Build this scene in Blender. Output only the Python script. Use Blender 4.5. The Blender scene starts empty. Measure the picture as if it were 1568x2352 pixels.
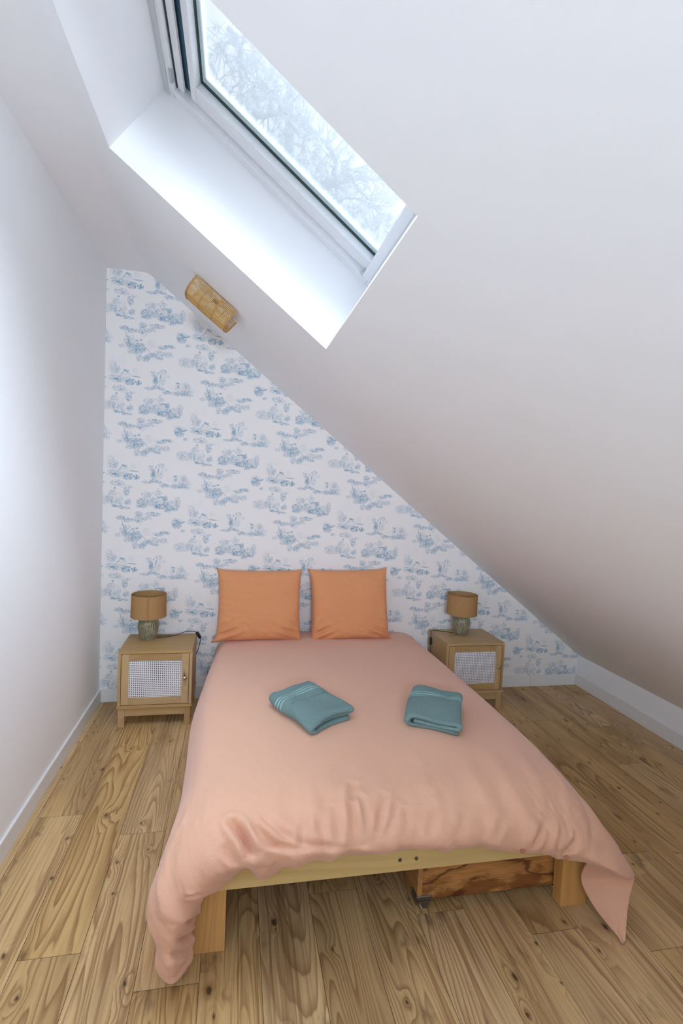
import bpy, bmesh, math, random
import numpy as np
from mathutils import Vector, Matrix

S = bpy.context.scene
COL = S.collection
PI = math.pi

# ------------------------------------------------------------------ camera
CAM = (0.8374, -3.5533, 1.5)
YAW, PITCH, ROLL, FPX = 0.1996, -0.0573, 0.0447, 1195.77
def cam_basis():
    f = Vector((math.sin(YAW)*math.cos(PITCH), math.cos(YAW)*math.cos(PITCH), math.sin(PITCH)))
    r0 = Vector((math.cos(YAW), -math.sin(YAW), 0)); u0 = r0.cross(f)
    r = r0*math.cos(ROLL)+u0*math.sin(ROLL); u = -r0*math.sin(ROLL)+u0*math.cos(ROLL)
    return r, u, f
cd = bpy.data.cameras.new('camera'); cam = bpy.data.objects.new('camera', cd); COL.objects.link(cam)
_r, _u, _f = cam_basis()
M = Matrix.Identity(4)
for k in range(3):
    M[k][0] = _r[k]; M[k][1] = _u[k]; M[k][2] = -_f[k]; M[k][3] = CAM[k]
cam.matrix_world = M
cd.sensor_fit = 'VERTICAL'; cd.sensor_height = 36.0; cd.sensor_width = 24.0
cd.lens = FPX/2352*36.0; cd.clip_start = 0.02; cd.clip_end = 200
S.camera = cam

# ------------------------------------------------------------------ world, sun, fill light, exposure
SKY = 0.39
w = bpy.data.worlds.new('sky'); S.world = w; w.use_nodes = True
bg = w.node_tree.nodes['Background']
bg.inputs[0].default_value = (0.97, 0.98, 1.0, 1); bg.inputs[1].default_value = SKY

def add_light(name, kind, loc, direction, energy, color, **kw):
    d = bpy.data.lights.new(name, kind); o = bpy.data.objects.new(name, d); COL.objects.link(o)
    o.location = loc; o.rotation_euler = Vector(direction).to_track_quat('-Z', 'Y').to_euler()
    d.energy = energy; d.color = color
    for k, v in kw.items(): setattr(d, k, v)
    return o
# overcast sun: a very wide, soft disc above the roof
add_light('overcast_sun', 'SUN', (2, -2, 8), (-0.32, -0.02, -1.0), 11.0, (0.715, 0.85, 1.0), angle=math.radians(80))
add_light('rear_fill_light', 'AREA', (0.95, -5.90, 1.73), (0.12, 1.0, 0.06), 54.0, (0.735, 0.855, 1.0), shape='RECTANGLE', size=0.58, size_y=0.46)
# added fill light from behind the camera, where no window is seen
S.view_settings.view_transform = 'Standard'; S.view_settings.look = 'None'
S.view_settings.gamma = 1.0; S.view_settings.exposure = 0.92; S.view_settings.use_curve_mapping = False
try:
    S.cycles.use_denoising = True
    S.cycles.max_bounces = 14; S.cycles.diffuse_bounces = 8; S.cycles.transparent_max_bounces = 16
    S.cycles.sample_clamp_indirect = 8.0
except Exception: pass

# ------------------------------------------------------------------ helpers
def tag(o, label=None, cat=None, group=None, kind=None):
    if label: o['label'] = label
    if cat: o['category'] = cat
    if group: o['group'] = group
    if kind: o['kind'] = kind
    return o
def empty(name, loc=(0,0,0), rz=0.0, parent=None):
    o = bpy.data.objects.new(name, None); COL.objects.link(o)
    o.location = loc; o.rotation_euler = (0,0,rz); o.empty_display_size = 0.05
    if parent: o.parent = parent
    return o
def obj(name, bm, mat, parent=None, loc=None, rot=None, smooth=None):
    me = bpy.data.meshes.new(name)
    bmesh.ops.recalc_face_normals(bm, faces=bm.faces[:]) if smooth != 'keep' else None
    bm.to_mesh(me); bm.free()
    me.materials.append(mat)
    o = bpy.data.objects.new(name, me); COL.objects.link(o)
    if parent: o.parent = parent
    if loc: o.location = loc
    if rot: o.rotation_euler = rot
    if smooth: 
        for p in me.polygons: p.use_smooth = True
        if isinstance(smooth, (int, float)) and smooth is not True:
            me.set_sharp_from_angle(angle=math.radians(smooth))
    return o
def pyobj(name, verts, faces, mat, parent=None, smooth=False):
    me = bpy.data.meshes.new(name); me.from_pydata([tuple(map(float, v)) for v in verts], [], [tuple(f) for f in faces]); me.update()
    me.materials.append(mat)
    if smooth: me.polygons.foreach_set('use_smooth', [True]*len(me.polygons))
    o = bpy.data.objects.new(name, me); COL.objects.link(o)
    if parent: o.parent = parent
    return o
def box(bm, x0, x1, y0, y1, z0, z1, bev=0.0, seg=2, T=None):
    b2 = bmesh.new()
    bmesh.ops.create_cube(b2, size=1)
    for v in b2.verts:
        v.co = Vector(((x0+x1)/2+v.co.x*(x1-x0), (y0+y1)/2+v.co.y*(y1-y0), (z0+z1)/2+v.co.z*(z1-z0)))
    if bev > 0:
        bmesh.ops.bevel(b2, geom=b2.edges[:], offset=bev, segments=seg, affect='EDGES', profile=0.6)
    if T is not None:
        for v in b2.verts: v.co = T(v.co)
    me = bpy.data.meshes.new('tmp'); b2.to_mesh(me); b2.free(); bm.from_mesh(me); bpy.data.meshes.remove(me)
    return bm
def bx(*a, **k):
    return box(bmesh.new(), *a, **k)
def lathe(bm, prof, n=32, cx=0, cy=0, closed=False):
    rings = []
    for r, z in prof:
        rings.append([bm.verts.new((cx+r*math.cos(2*PI*i/n), cy+r*math.sin(2*PI*i/n), z)) for i in range(n)] if r > 1e-6 else [bm.verts.new((cx, cy, z))])
    pairs = list(zip(rings, rings[1:])) + ([(rings[-1], rings[0])] if closed else [])
    for a, b in pairs:
        for i in range(n):
            j = (i+1) % n
            if len(a) == 1 and len(b) == 1: continue
            if len(a) == 1: bm.faces.new((a[0], b[j], b[i]))
            elif len(b) == 1: bm.faces.new((a[i], a[j], b[0]))
            else: bm.faces.new((a[i], a[j], b[j], b[i]))
    return bm
def tube(bm, pts, rad, n=8, cap=True):
    pts = [Vector(p) for p in pts]
    rads = rad if isinstance(rad, (list, tuple)) else [rad]*len(pts)
    t0 = (pts[1]-pts[0]).normalized()
    up = Vector((0,0,1)) if abs(t0.z) < 0.9 else Vector((1,0,0))
    nrm = t0.cross(up).normalized(); rings = []
    for i, p in enumerate(pts):
        t = ((pts[min(i+1, len(pts)-1)]-pts[max(i-1, 0)])).normalized()
        nrm = (nrm - t*nrm.dot(t)).normalized(); b = t.cross(nrm)
        rings.append([bm.verts.new(p+(nrm*math.cos(2*PI*k/n)+b*math.sin(2*PI*k/n))*rads[i]) for k in range(n)])
    for a, c in zip(rings, rings[1:]):
        for k in range(n): bm.faces.new((a[k], a[(k+1)%n], c[(k+1)%n], c[k]))
    if cap:
        bm.faces.new(rings[0][::-1]); bm.faces.new(rings[-1])
    return bm
def smooth_path(pts, n=6):
    P = [np.array(p, float) for p in pts]; P = [2*P[0]-P[1]]+P+[2*P[-1]-P[-2]]; out = []
    for i in range(1, len(P)-2):
        for k in range(n):
            t = k/n; a, b, c, d = P[i-1:i+3]
            out.append(tuple(0.5*((2*b)+(-a+c)*t+(2*a-5*b+4*c-d)*t*t+(-a+3*b-3*c+d)*t**3)))
    out.append(tuple(P[-2])); return out

# ------------------------------------------------------------------ material helpers
class NT:
    def __init__(s, name):
        s.m = bpy.data.materials.new(name); s.m.use_nodes = True; s.t = s.m.node_tree
        s.b = s.t.nodes['Principled BSDF']; s.out = s.t.nodes['Material Output']
    def n(s, typ, ins=None, **pr):
        nd = s.t.nodes.new('ShaderNode'+typ)
        for k, v in pr.items(): setattr(nd, k, v)
        for k, v in (ins or {}).items():
            sk = nd.inputs[k]
            if isinstance(v, bpy.types.NodeSocket): s.t.links.new(v, sk)
            else:
                try: sk.default_value = v
                except (TypeError, ValueError): sk.default_value = (*v, 1)
        return nd
    def math(s, op, a, b=0.0, c=0.0, clamp=False):
        return s.n('Math', {0: a, 1: b, 2: c}, operation=op, use_clamp=clamp).outputs[0]
    def mix(s, f, a, b, mode='MIX'):
        nd = s.n('Mix', {}, data_type='RGBA', blend_type=mode)
        for k, v in ((0, f), (6, a), (7, b)):
            if isinstance(v, bpy.types.NodeSocket): s.t.links.new(v, nd.inputs[k])
            else: nd.inputs[k].default_value = v if k == 0 else (*v, 1)
        return nd.outputs[2]
    def ramp(s, f, stops):
        nd = s.n('ValToRGB', {0: f}); e = nd.color_ramp.elements
        while len(e) > len(stops): e.remove(e[-1])
        while len(e) < len(stops): e.new(0.5)
        for k, (p, c) in enumerate(stops):
            e[k].position = p; e[k].color = (*c, 1) if not isinstance(c, (int, float)) else (c, c, c, 1)
        return nd.outputs[0]
    def step(s, v, a, b):
        return s.n('MapRange', {0: v, 1: a, 2: b, 3: 0.0, 4: 1.0}, interpolation_type='SMOOTHSTEP').outputs[0]
    def noise(s, vec, scale, detail=2.0, rough=0.5, dist=0.0):
        return s.n('TexNoise', {'Vector': vec, 'Scale': scale, 'Detail': detail, 'Roughness': rough, 'Distortion': dist}).outputs[0]
    def mapv(s, vec, scale=(1,1,1), loc=(0,0,0)):
        return s.n('Mapping', {'Vector': vec, 'Scale': scale, 'Location': loc}).outputs[0]
    def set(s, **k):
        names = dict(color='Base Color', rough='Roughness', metal='Metallic', spec='Specular IOR Level', sheen='Sheen Weight', sheen_rough='Sheen Roughness', normal='Normal', coat='Coat Weight', sheen_tint='Sheen Tint')
        for a, v in k.items():
            sk = s.b.inputs[names[a]]
            if isinstance(v, bpy.types.NodeSocket): s.t.links.new(v, sk)
            elif isinstance(v, tuple) and len(v) == 3: sk.default_value = (*v, 1)
            else: sk.default_value = v
        return s.m
    def bump(s, h, strength=0.3, dist=0.002):
        return s.n('Bump', {'Height': h, 'Strength': strength, 'Distance': dist}).outputs[0]
def lin(r, g, b):
    f = lambda c: (c/255/12.92 if c/255 <= 0.04045 else ((c/255+0.055)/1.055)**2.4)
    return (f(r), f(g), f(b))
def plain(name, col, rough=0.6, metal=0.0, spec=0.5, noise_amt=0.06, nscale=40):
    t = NT(name); co = t.n('TexCoord').outputs['Object']
    v = t.noise(co, nscale, 3)
    c2 = tuple(min(1, x*(1-noise_amt)) for x in col)
    return t.set(color=t.mix(v, c2, tuple(min(1, x*(1+noise_amt*0.5)) for x in col)), rough=rough, metal=metal, spec=spec)

def wood(name, light, mid, dark, along='Y', ring=9.0, ringmix=0.6, knots=0.6, kscale=(5.0, 1.7), fine=0.35, rough=0.5, tone=0.25, stretch=(4.5, 0.55), seed=0.0, knotcol=None, smudge=0.0, coat=0.0, kr=1.0, kamp=0.16, lines=0.0):
    t = NT(name)
    co = t.n('TexCoord').outputs['Object']; rnd = t.n('ObjectInfo').outputs['Random']
    sx = t.n('SeparateXYZ', {0: co})
    ax = {'X': 0, 'Y': 1, 'Z': 2}; al = ax[along]
    oth = [k for k in range(3) if k != al]
    a = sx.outputs[al]; c1 = t.math('ADD', sx.outputs[oth[0]], t.math('MULTIPLY', sx.outputs[oth[1]], 0.9))
    off = t.math('MULTIPLY_ADD', rnd, 61.0, seed)
    base = t.n('CombineXYZ', {0: t.math('ADD', c1, off), 1: t.math('ADD', a, t.math('MULTIPLY', off, 1.7)), 2: t.math('MULTIPLY', off, 0.37)}).outputs[0]
    kv = t.mapv(base, (kscale[0], kscale[1], 1.0))
    wob = t.n('TexNoise', {'Vector': t.mapv(base, (30, 14, 1)), 'Scale': 1.0, 'Detail': 1.0}).outputs[1]
    kv2 = t.n('MixRGB', {0: 0.11, 1: kv, 2: wob}, blend_type='ADD').outputs[0]
    vor = t.n('TexVoronoi', {'Vector': kv2, 'Scale': 1.0, 'Randomness': 1.0}, voronoi_dimensions='2D')
    ksz = t.math('MULTIPLY_ADD', t.n('SeparateXYZ', {0: vor.outputs['Color']}).outputs[1], 1.3, 0.65)
    d = t.math('ADD', t.math('MULTIPLY', vor.outputs['Distance'], ksz), t.math('MULTIPLY_ADD', t.noise(t.mapv(base, (60, 45, 1)), 1.0, 2.0), 0.05, -0.025)); on = t.math('LESS_THAN', t.n('SeparateXYZ', {0: vor.outputs['Color']}).outputs[0], knots)
    bumpf = t.math('MULTIPLY', t.math('POWER', 2.718, t.math('MULTIPLY', t.math('MULTIPLY', d, d), -22.0)), on)
    n1 = t.noise(t.mapv(base, (stretch[0], stretch[1], 1)), 1.0, 1.0, 0.4)
    n2 = t.noise(t.mapv(base, (22, 3.0, 1)), 1.0, 2.0)
    field = t.math('ADD', t.math('ADD', n1, t.math('MULTIPLY', n2, 0.035)), t.math('MULTIPLY', bumpf, kamp))
    fr = t.math('FRACT', t.math('MULTIPLY', field, ring))
    saw = t.ramp(fr, [(0.0, 0.15), (0.06, 0.0), (0.55, 0.25), (0.93, 1.0), (1.0, 0.15)])
    amp = t.step(t.noise(t.mapv(base, (5, 0.8, 1), (3.1, 1.7, 0)), 1.0, 1.0), 0.32, 0.62)
    rings = t.math('MULTIPLY', saw, t.math('MULTIPLY_ADD', amp, 0.75, 0.25))
    fg = t.noise(t.mapv(base, (240, 5, 1)), 1.0, 3.0, 0.6)
    col = t.mix(t.math('MULTIPLY', rings, ringmix), light, mid)
    col = t.mix(t.math('MULTIPLY', t.step(fg, 0.45, 0.8), fine), col, mid)
    if lines:
        ln = t.noise(t.mapv(base, (75, 1.1, 1), (2, 6, 0)), 1.0, 2.0, 0.55); zn = t.step(t.noise(t.mapv(base, (7, 0.7, 1), (6, 2, 0)), 1.0, 1.0), 0.42, 0.62)
        col = t.mix(t.math('MULTIPLY', t.math('MULTIPLY', t.step(ln, 0.50, 0.66), zn), lines), col, mid)
    big = t.noise(t.mapv(base, (5, 0.9, 1), (9, 4, 0)), 1.0, 2.0)
    col = t.mix(t.math('MULTIPLY', t.step(big, 0.42, 0.72), tone), col, dark)
    if smudge:
        sm = t.noise(t.mapv(base, (11, 4.5, 1), (5, 8, 0)), 1.0, 4.0, 0.62)
        col = t.mix(t.math('MULTIPLY', t.step(sm, 0.60, 0.78), smudge), col, tuple(x*0.55 for x in dark))
    kc = knotcol or tuple(x*0.25 for x in dark)
    halo = t.math('MULTIPLY', t.step(d, 0.22*kr, 0.05*kr), on)
    core = t.math('MULTIPLY', t.step(d, 0.10*kr, 0.03*kr), on)
    col = t.mix(t.math('MULTIPLY', halo, 0.45), col, dark)
    col = t.mix(t.math('MULTIPLY', core, 0.85), col, kc)
    hue = t.n('HueSaturation', {'Color': col, 'Value': t.math('MULTIPLY_ADD', rnd, 0.16, 0.92), 'Saturation': t.math('MULTIPLY_ADD', rnd, -0.15, 1.05)}).outputs[0]
    return t.set(color=hue, rough=rough, spec=0.35, coat=coat, normal=t.bump(t.math('ADD', t.math('MULTIPLY', rings, -0.6), t.math('MULTIPLY', fg, 0.5)), 0.25, 0.0008))

def fabric(name, col, col2, crinkle=0.5, weave=900.0, sheen=0.35, uvs=(1,1), cr=((55, 300), (300, 85))):
    t = NT(name); uv = t.n('UVMap').outputs[0]
    a = t.noise(t.mapv(uv, (cr[0][0], cr[0][1], 1)), 1.0, 3.0, 0.6, 0.4)
    b = t.noise(t.mapv(uv, (cr[1][0], cr[1][1], 1), (3, 7, 0)), 1.0, 3.0, 0.6, 0.4)
    zone = t.step(t.noise(t.mapv(uv, (6, 6, 1)), 1.0, 2.0), 0.35, 0.7)
    h = t.math('ADD', t.math('MULTIPLY', a, t.math('MULTIPLY_ADD', zone, 0.6, 0.4)), t.math('MULTIPLY', b, 0.6))
    wv = t.noise(t.mapv(uv, (weave, weave, 1)), 1.0, 1.0)
    shade = t.math('MULTIPLY_ADD', a, 0.35, t.math('MULTIPLY', wv, 0.5))
    return t.set(color=t.mix(shade, col2, col), rough=0.95, spec=0.15, sheen=sheen, sheen_rough=0.45, sheen_tint=(0.92, 0.92, 1.0), normal=t.bump(t.math('MULTIPLY_ADD', wv, 0.15, h), crinkle, 0.0025))

# ------------------------------------------------------------------ toile wallpaper tile, drawn in numpy
def toile_tile():
    CW, CH = 936, 1120; TW, TH = 2*CW, CH            # two half-drop cells
    q = 2                                              # draw at half resolution
    W_, H_ = TW//q, TH//q
    ink = np.zeros((H_, W_), np.float32)
    rng = random.Random(7)
    def put(x0, y0, patch):
        h, ww = patch.shape
        for ox, oy in ((0, 0), (CW, -CH//2)):
            X = (int(x0)+ox//q+np.arange(ww)) % W_; Y = (int(y0)+oy//q+np.arange(h)) % H_
            ix = np.ix_(Y, X); ink[ix] = 1-(1-ink[ix])*(1-patch) if patch.min() >= 0 else ink[ix]*(1+patch)
    def grid(x, y, r):
        x0, y0 = math.floor(x-r), math.floor(y-r); n = int(2*r+2)
        X, Y = np.meshgrid(np.arange(x0, x0+n)+0.5, np.arange(y0, y0+n)+0.5); return x0, y0, X-x, Y-y
    def ell(x, y, rx, ry, ang, dark, soft=0.8):
        x, y, rx, ry = x/q, y/q, rx/q, ry/q
        x0, y0, X, Y = grid(x, y, max(rx, ry)+1.5)
        c, s_ = math.cos(ang), math.sin(ang); U, V = (X*c+Y*s_)/rx, (-X*s_+Y*c)/ry
        rr = np.sqrt(U*U+V*V); e = soft/min(rx, ry)
        put(x0, y0, (np.clip((1-rr)/e+0.5, 0, 1)*dark).astype(np.float32))
    def ring(x, y, rx, ry, dark, wd=4):                  # a broken, wavering contour with engraved strokes inside
        p1, p2, k0 = rng.random()*6, rng.random()*6, rng.randrange(3)
        P = []
        for k in range(29):
            a = 2*PI*k/28; m = 1+0.13*math.sin(2*a+p1)+0.09*math.sin(3*a+p2)+rng.uniform(-.04, .04)
            P.append((x+rx*m*math.cos(a), y+ry*m*math.sin(a)))
        for k in range(28):
            if (k+k0) % 9 != 0: stroke([P[k], P[k+1]], wd*rng.uniform(.5, 1.15), dark*rng.uniform(.6, 1.1))
        scrib(x, y, rx*0.9, ry*0.9, int(rx*ry/85), dark*0.85)
    def fig(x, y, rx, ry, ang, dark):
        c, s_ = math.cos(ang), math.sin(ang)
        for k in (-0.5, 0.1, 0.55): ell(x+k*rx*c*0.7, y+k*rx*s_*0.7, rx*rng.uniform(.45, .7), ry*rng.uniform(.6, .95), ang+rng.uniform(-.4, .4), dark*0.42, 2.5)
        scrib(x, y, rx, ry, int(rx*ry/36), dark)
    def scrib(x, y, rx, ry, n, dark):
        th = rng.random()*PI
        for _ in range(n):
            r = math.sqrt(rng.random()); a = rng.random()*2*PI; cx, cy = x+rx*r*math.cos(a), y+ry*r*math.sin(a)
            an = th+1.3*math.sin(cx*0.055+th)+1.1*math.cos(cy*0.06); L = rng.uniform(6, 15); bn = rng.uniform(-.5, .5)
            stroke([(cx-L*math.cos(an-bn), cy-L*math.sin(an-bn)), (cx, cy), (cx+L*math.cos(an+bn), cy+L*math.sin(an+bn))], rng.choice((2.4, 2.8, 4.5)), dark*rng.uniform(.45, 1.1))
    def stroke(pts, wd, dark):
        for (xa, ya), (xb, yb) in zip(pts, pts[1:]):
            L = math.hypot(xb-xa, yb-ya)
            ell((xa+xb)/2, (ya+yb)/2, L/2+wd*0.4, max(wd/2, 1.3), math.atan2(yb-ya, xb-xa), dark)
    def leaves(x, y, rx, ry, n, dark=0.6, ls=13):
        for _ in range(max(2, int(n/9))):                # washed ground under the leaves
            r = math.sqrt(rng.random())*0.8; a = rng.random()*2*PI
            ell(x+rx*r*math.cos(a), y+ry*r*math.sin(a), min(rx, 26)*rng.uniform(.5, .9), min(ry, 20)*rng.uniform(.5, .9), rng.random()*PI, dark*0.16, 6.0)
        for _ in range(int(n*2.0)):                      # leaf sprays thin out towards the edge
            r = math.sqrt(rng.random())*1.12; a = rng.random()*2*PI
            l = ls*rng.uniform(0.45, 1.05)*(1.0 if r < .9 else .75)
            ell(x+rx*r*math.cos(a), y+ry*r*math.sin(a), l*0.66, l*0.27, rng.random()*PI, dark*rng.uniform(0.2, 0.85), 0.9)
        scrib(x, y, rx, ry, n//4, dark*0.8)
        for _ in range(int(n*0.55)):                     # light gaps between leaves
            r = math.sqrt(rng.random()); a = rng.random()*2*PI; l = ls*rng.uniform(.4, .9)
            ell(x+rx*r*math.cos(a), y+ry*r*math.sin(a), l*0.6, l*0.25, rng.random()*PI, -rng.uniform(.3, .75), 0.9)
    def hatch(x, y, rx, ry, ang, sp, dark):
        c, s_ = math.cos(ang), math.sin(ang); k = -1.0
        while k < 1:
            h = math.sqrt(max(0, 1-k*k))*rng.uniform(0.75, 1.05)
            px, py = x-s_*k*ry*0 + (-s_)*k*rx, y+c*k*ry
            stroke([(px-c*h*rx, py-s_*h*ry), (px+c*h*rx, py+s_*h*ry)], 2.6, dark*rng.uniform(0.6, 1.1)); k += sp
    def fan(x, y, r0, r1, a0, a1, n, dark):
        for k in range(n*2):
            a = math.radians(rng.uniform(a0, a1)); q0 = rng.uniform(r0, r1*0.7); r = min(r1, q0+rng.uniform(14, 36)); a2 = a+rng.uniform(-.12, .12)
            stroke([(x+q0*math.cos(a), y+q0*math.sin(a)), (x+r*math.cos(a2), y+r*math.sin(a2))], 2.6, dark*rng.uniform(0.4, 1.0))
    # couple in long dress, seated woman and reed bush
    leaves(1020, 175, 30, 40, 26, 0.5); leaves(1140, 140, 38, 22, 16, 0.45); ring(1140, 150, 30, 26, 0.45)
    fig(1050, 250, 27, 62, 0.15, 0.42); hatch(1050, 250, 26, 60, 1.3, 0.16, 0.4); ring(1050, 250, 28, 63, 0.5, 4)
    ring(1125, 252, 40, 56, 0.5, 4); hatch(1125, 255, 34, 48, 1.2, 0.26, 0.3); ell(1105, 205, 9, 32, 0.1, 0.5)
    ell(1078, 170, 9, 12, 0, 0.5); stroke([(1075, 160), (1090, 148), (1120, 150)], 4, 0.5); leaves(1190, 190, 30, 25, 10, 0.3)
    leaves(985, 352, 62, 15, 46, 0.55); leaves(1060, 328, 40, 16, 32, 0.65); leaves(1110, 345, 40, 16, 30, 0.5); leaves(1180, 385, 52, 22, 50, 0.6)
    leaves(1295, 395, 66, 24, 60, 0.55); stroke([(1010, 335), (1130, 352), (1250, 385)], 5, 0.45)
    for k in range(7): stroke([(1170+rng.uniform(0, 90), 290+k*9), (1200+rng.uniform(40, 110), 295+k*9)], 2.4, 0.16)
    fig(1305, 268, 19, 13, 0, 0.6); ring(1305, 285, 15, 17, 0.45); fig(1312, 315, 12, 22, 0.3, 0.6); ring(1330, 320, 30, 52, 0.38, 4); stroke([(1285, 300), (1280, 350), (1320, 365)], 5, 0.5)
    fan(1395, 360, 20, 130, -140, 10, 70, 0.34); hatch(1405, 290, 34, 48, 1.2, 0.13, 0.35); leaves(1390, 378, 55, 32, 78, 0.62); leaves(1440, 400, 40, 22, 26, 0.5)
    # reclining pair with kite
    leaves(585, 150, 62, 62, 105, 0.42, 15); leaves(560, 75, 40, 30, 18, 0.25); stroke([(600, 150), (590, 60), (575, 0)], 3, 0.25)
    stroke([(610, 60), (690, -35), (715, 35), (670, 85), (610, 60), (715, 35)], 2.6, 0.18); stroke([(690, -35), (670, 85)], 2.4, 0.16)
    leaves(400, 290, 54, 58, 118, 0.66, 15); fan(400, 280, 20, 85, 190, 350, 26, 0.35); ell(470, 268, 34, 9, -0.4, 0.62); leaves(475, 372, 34, 14, 18, 0.5)
    ring(560, 255, 36, 34, 0.45); fig(610, 268, 36, 12, 0.1, 0.62); leaves(640, 270, 95, 36, 95, 0.55); stroke([(530, 240), (640, 225), (700, 160), (770, 205)], 7, 0.45)
    fig(715, 165, 34, 15, 0.25, 0.5); ring(720, 215, 42, 28, 0.35); stroke([(690, 180), (650, 240), (655, 290)], 8, 0.4); ell(830, 226, 56, 8, 0.08, 0.5); hatch(815, 165, 36, 44, -1.0, 0.17, 0.24)
    fig(770, 262, 52, 11, 0.25, 0.6); leaves(760, 300, 46, 28, 40, 0.7, 24); leaves(855, 300, 34, 26, 26, 0.72, 26)
    # shepherd under sprigs
    leaves(640, 372, 76, 34, 64, 0.42, 15); leaves(790, 412, 34, 12, 10, 0.42, 14); leaves(750, 470, 34, 52, 66, 0.52, 14); leaves(700, 395, 40, 25, 20, 0.4)
    fig(615, 437, 15, 13, 0, 0.66); hatch(592, 487, 34, 30, 0.9, 0.2, 0.55); ring(595, 487, 38, 30, 0.42)
    leaves(465, 575, 92, 56, 150, 0.38, 14); leaves(560, 555, 40, 60, 60, 0.45)
    ring(650, 560, 62, 60, 0.45, 4); ring(610, 600, 34, 48, 0.5, 4); ring(690, 600, 34, 40, 0.4, 4); hatch(640, 600, 56, 42, 1.0, 0.2, 0.38); stroke([(570, 560), (590, 630), (640, 655), (700, 650)], 8, 0.6)
    leaves(765, 600, 36, 42, 50, 0.55); leaves(640, 650, 60, 12, 34, 0.6); leaves(735, 672, 58, 14, 40, 0.6); stroke([(660, 600), (720, 660)], 5, 0.5)
    # thicket with dark figure
    leaves(935, 605, 70, 56, 150, 0.62, 14); leaves(975, 505, 60, 44, 66, 0.44, 14); ring(1112, 445, 20, 18, 0.3); leaves(1100, 480, 60, 30, 46, 0.35)
    fig(1190, 540, 30, 34, 0, 0.6); fig(1135, 528, 46, 14, 0, 0.52); hatch(1135, 575, 48, 36, 0.2, 0.18, 0.45); leaves(1050, 590, 62, 56, 110, 0.5)
    leaves(1140, 640, 78, 30, 105, 0.7, 16); leaves(1195, 600, 40, 44, 66, 0.6); leaves(1295, 615, 74, 52, 120, 0.5, 14); leaves(1340, 560, 34, 44, 36, 0.42); leaves(1260, 670, 80, 18, 66, 0.64); stroke([(1220, 680), (1300, 670), (1345, 650)], 6, 0.6); leaves(900, 650, 40, 12, 20, 0.55); leaves(1225, 695, 40, 16, 20, 0.55)
    # great tree with children and sheep
    leaves(690, 790, 52, 24, 46, 0.55, 17); leaves(775, 815, 66, 24, 56, 0.5, 16); leaves(895, 735, 46, 26, 40, 0.48, 15); leaves(890, 800, 44, 46, 72, 0.55, 15); leaves(1055, 738, 82, 24, 74, 0.48, 17)
    stroke([(900, 880), (960, 815), (1010, 775), (1100, 740)], 6, 0.42); stroke([(700, 820), (720, 900), (760, 990)], 9, 0.5); leaves(985, 790, 60, 22, 40, 0.42)
    ring(770, 920, 40, 46, 0.45, 5); hatch(772, 920, 30, 36, 1.1, 0.3, 0.25); leaves(725, 940, 44, 66, 96, 0.5); fig(830, 925, 17, 17, 0, 0.5); fig(875, 912, 18, 13, -0.3, 0.66)
    hatch(865, 1000, 62, 58, -0.8, 0.09, 0.42); leaves(860, 1010, 76, 60, 150, 0.55, 15); leaves(780, 1000, 60, 44, 80, 0.5)
    hatch(985, 955, 52, 54, -0.5, 0.1, 0.24); hatch(1085, 975, 50, 22, 0.1, 0.2, 0.3); leaves(1195, 963, 70, 18, 62, 0.52, 17); leaves(1125, 985, 46, 16, 36, 0.55)
    ring(1080, 1062, 55, 46, 0.42, 6); leaves(1080, 1062, 46, 38, 46, 0.3); leaves(1180, 1060, 58, 34, 60, 0.42); stroke([(930, 990), (980, 1050), (1030, 1080)], 10, 0.4)
    leaves(1010, 1080, 60, 28, 62, 0.6); leaves(940, 1125, 44, 38, 62, 0.62, 16); leaves(860, 1115, 40, 46, 46, 0.5); leaves(660, 998, 36, 18, 20, 0.38); leaves(785, 1060, 60, 24, 46, 0.5); leaves(1090, 1110, 50, 14, 30, 0.55)
    ink = np.clip(ink, 0, 1)
    im = bpy.data.images.new('toile_print', W_, H_, alpha=False, float_buffer=False)
    im.colorspace_settings.name = 'Non-Color'
    px = np.ones((H_, W_, 4), np.float32); px[..., :3] = ink[::-1, :, None]
    im.pixels.foreach_set(px.ravel()); im.update(); im.pack()
    return im

def wallpaper_material():
    t = NT('toile_wallpaper'); co = t.n('TexCoord').outputs['Object']; sx = t.n('SeparateXYZ', {0: co})
    K, TW, TH = 1866.0, 1872.0, 1120.0
    # tile pixel (120,735) prints at x=.307, z=1.538
    u = t.math('MULTIPLY_ADD', sx.outputs[0], K/TW, (120-0.307*K)/TW)
    v = t.math('MULTIPLY_ADD', sx.outputs[2], K/TH, 1-(735+1.538*K)/TH)
    img = t.n('TexImage', {0: t.n('CombineXYZ', {0: u, 1: v, 2: 0.0}).outputs[0]}, interpolation='Linear', extension='REPEAT')
    img.image = toile_tile()
    g = t.noise(co, 900, 2)
    paper = t.mix(g, lin(234, 231, 230), lin(241, 238, 236))
    col = t.mix(t.math('MULTIPLY', img.outputs[0], 1.0), paper, lin(84, 145, 176))
    return t.set(color=col, rough=0.85, spec=0.2, normal=t.bump(t.noise(co, 500, 2), 0.08, 0.0005))

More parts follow.
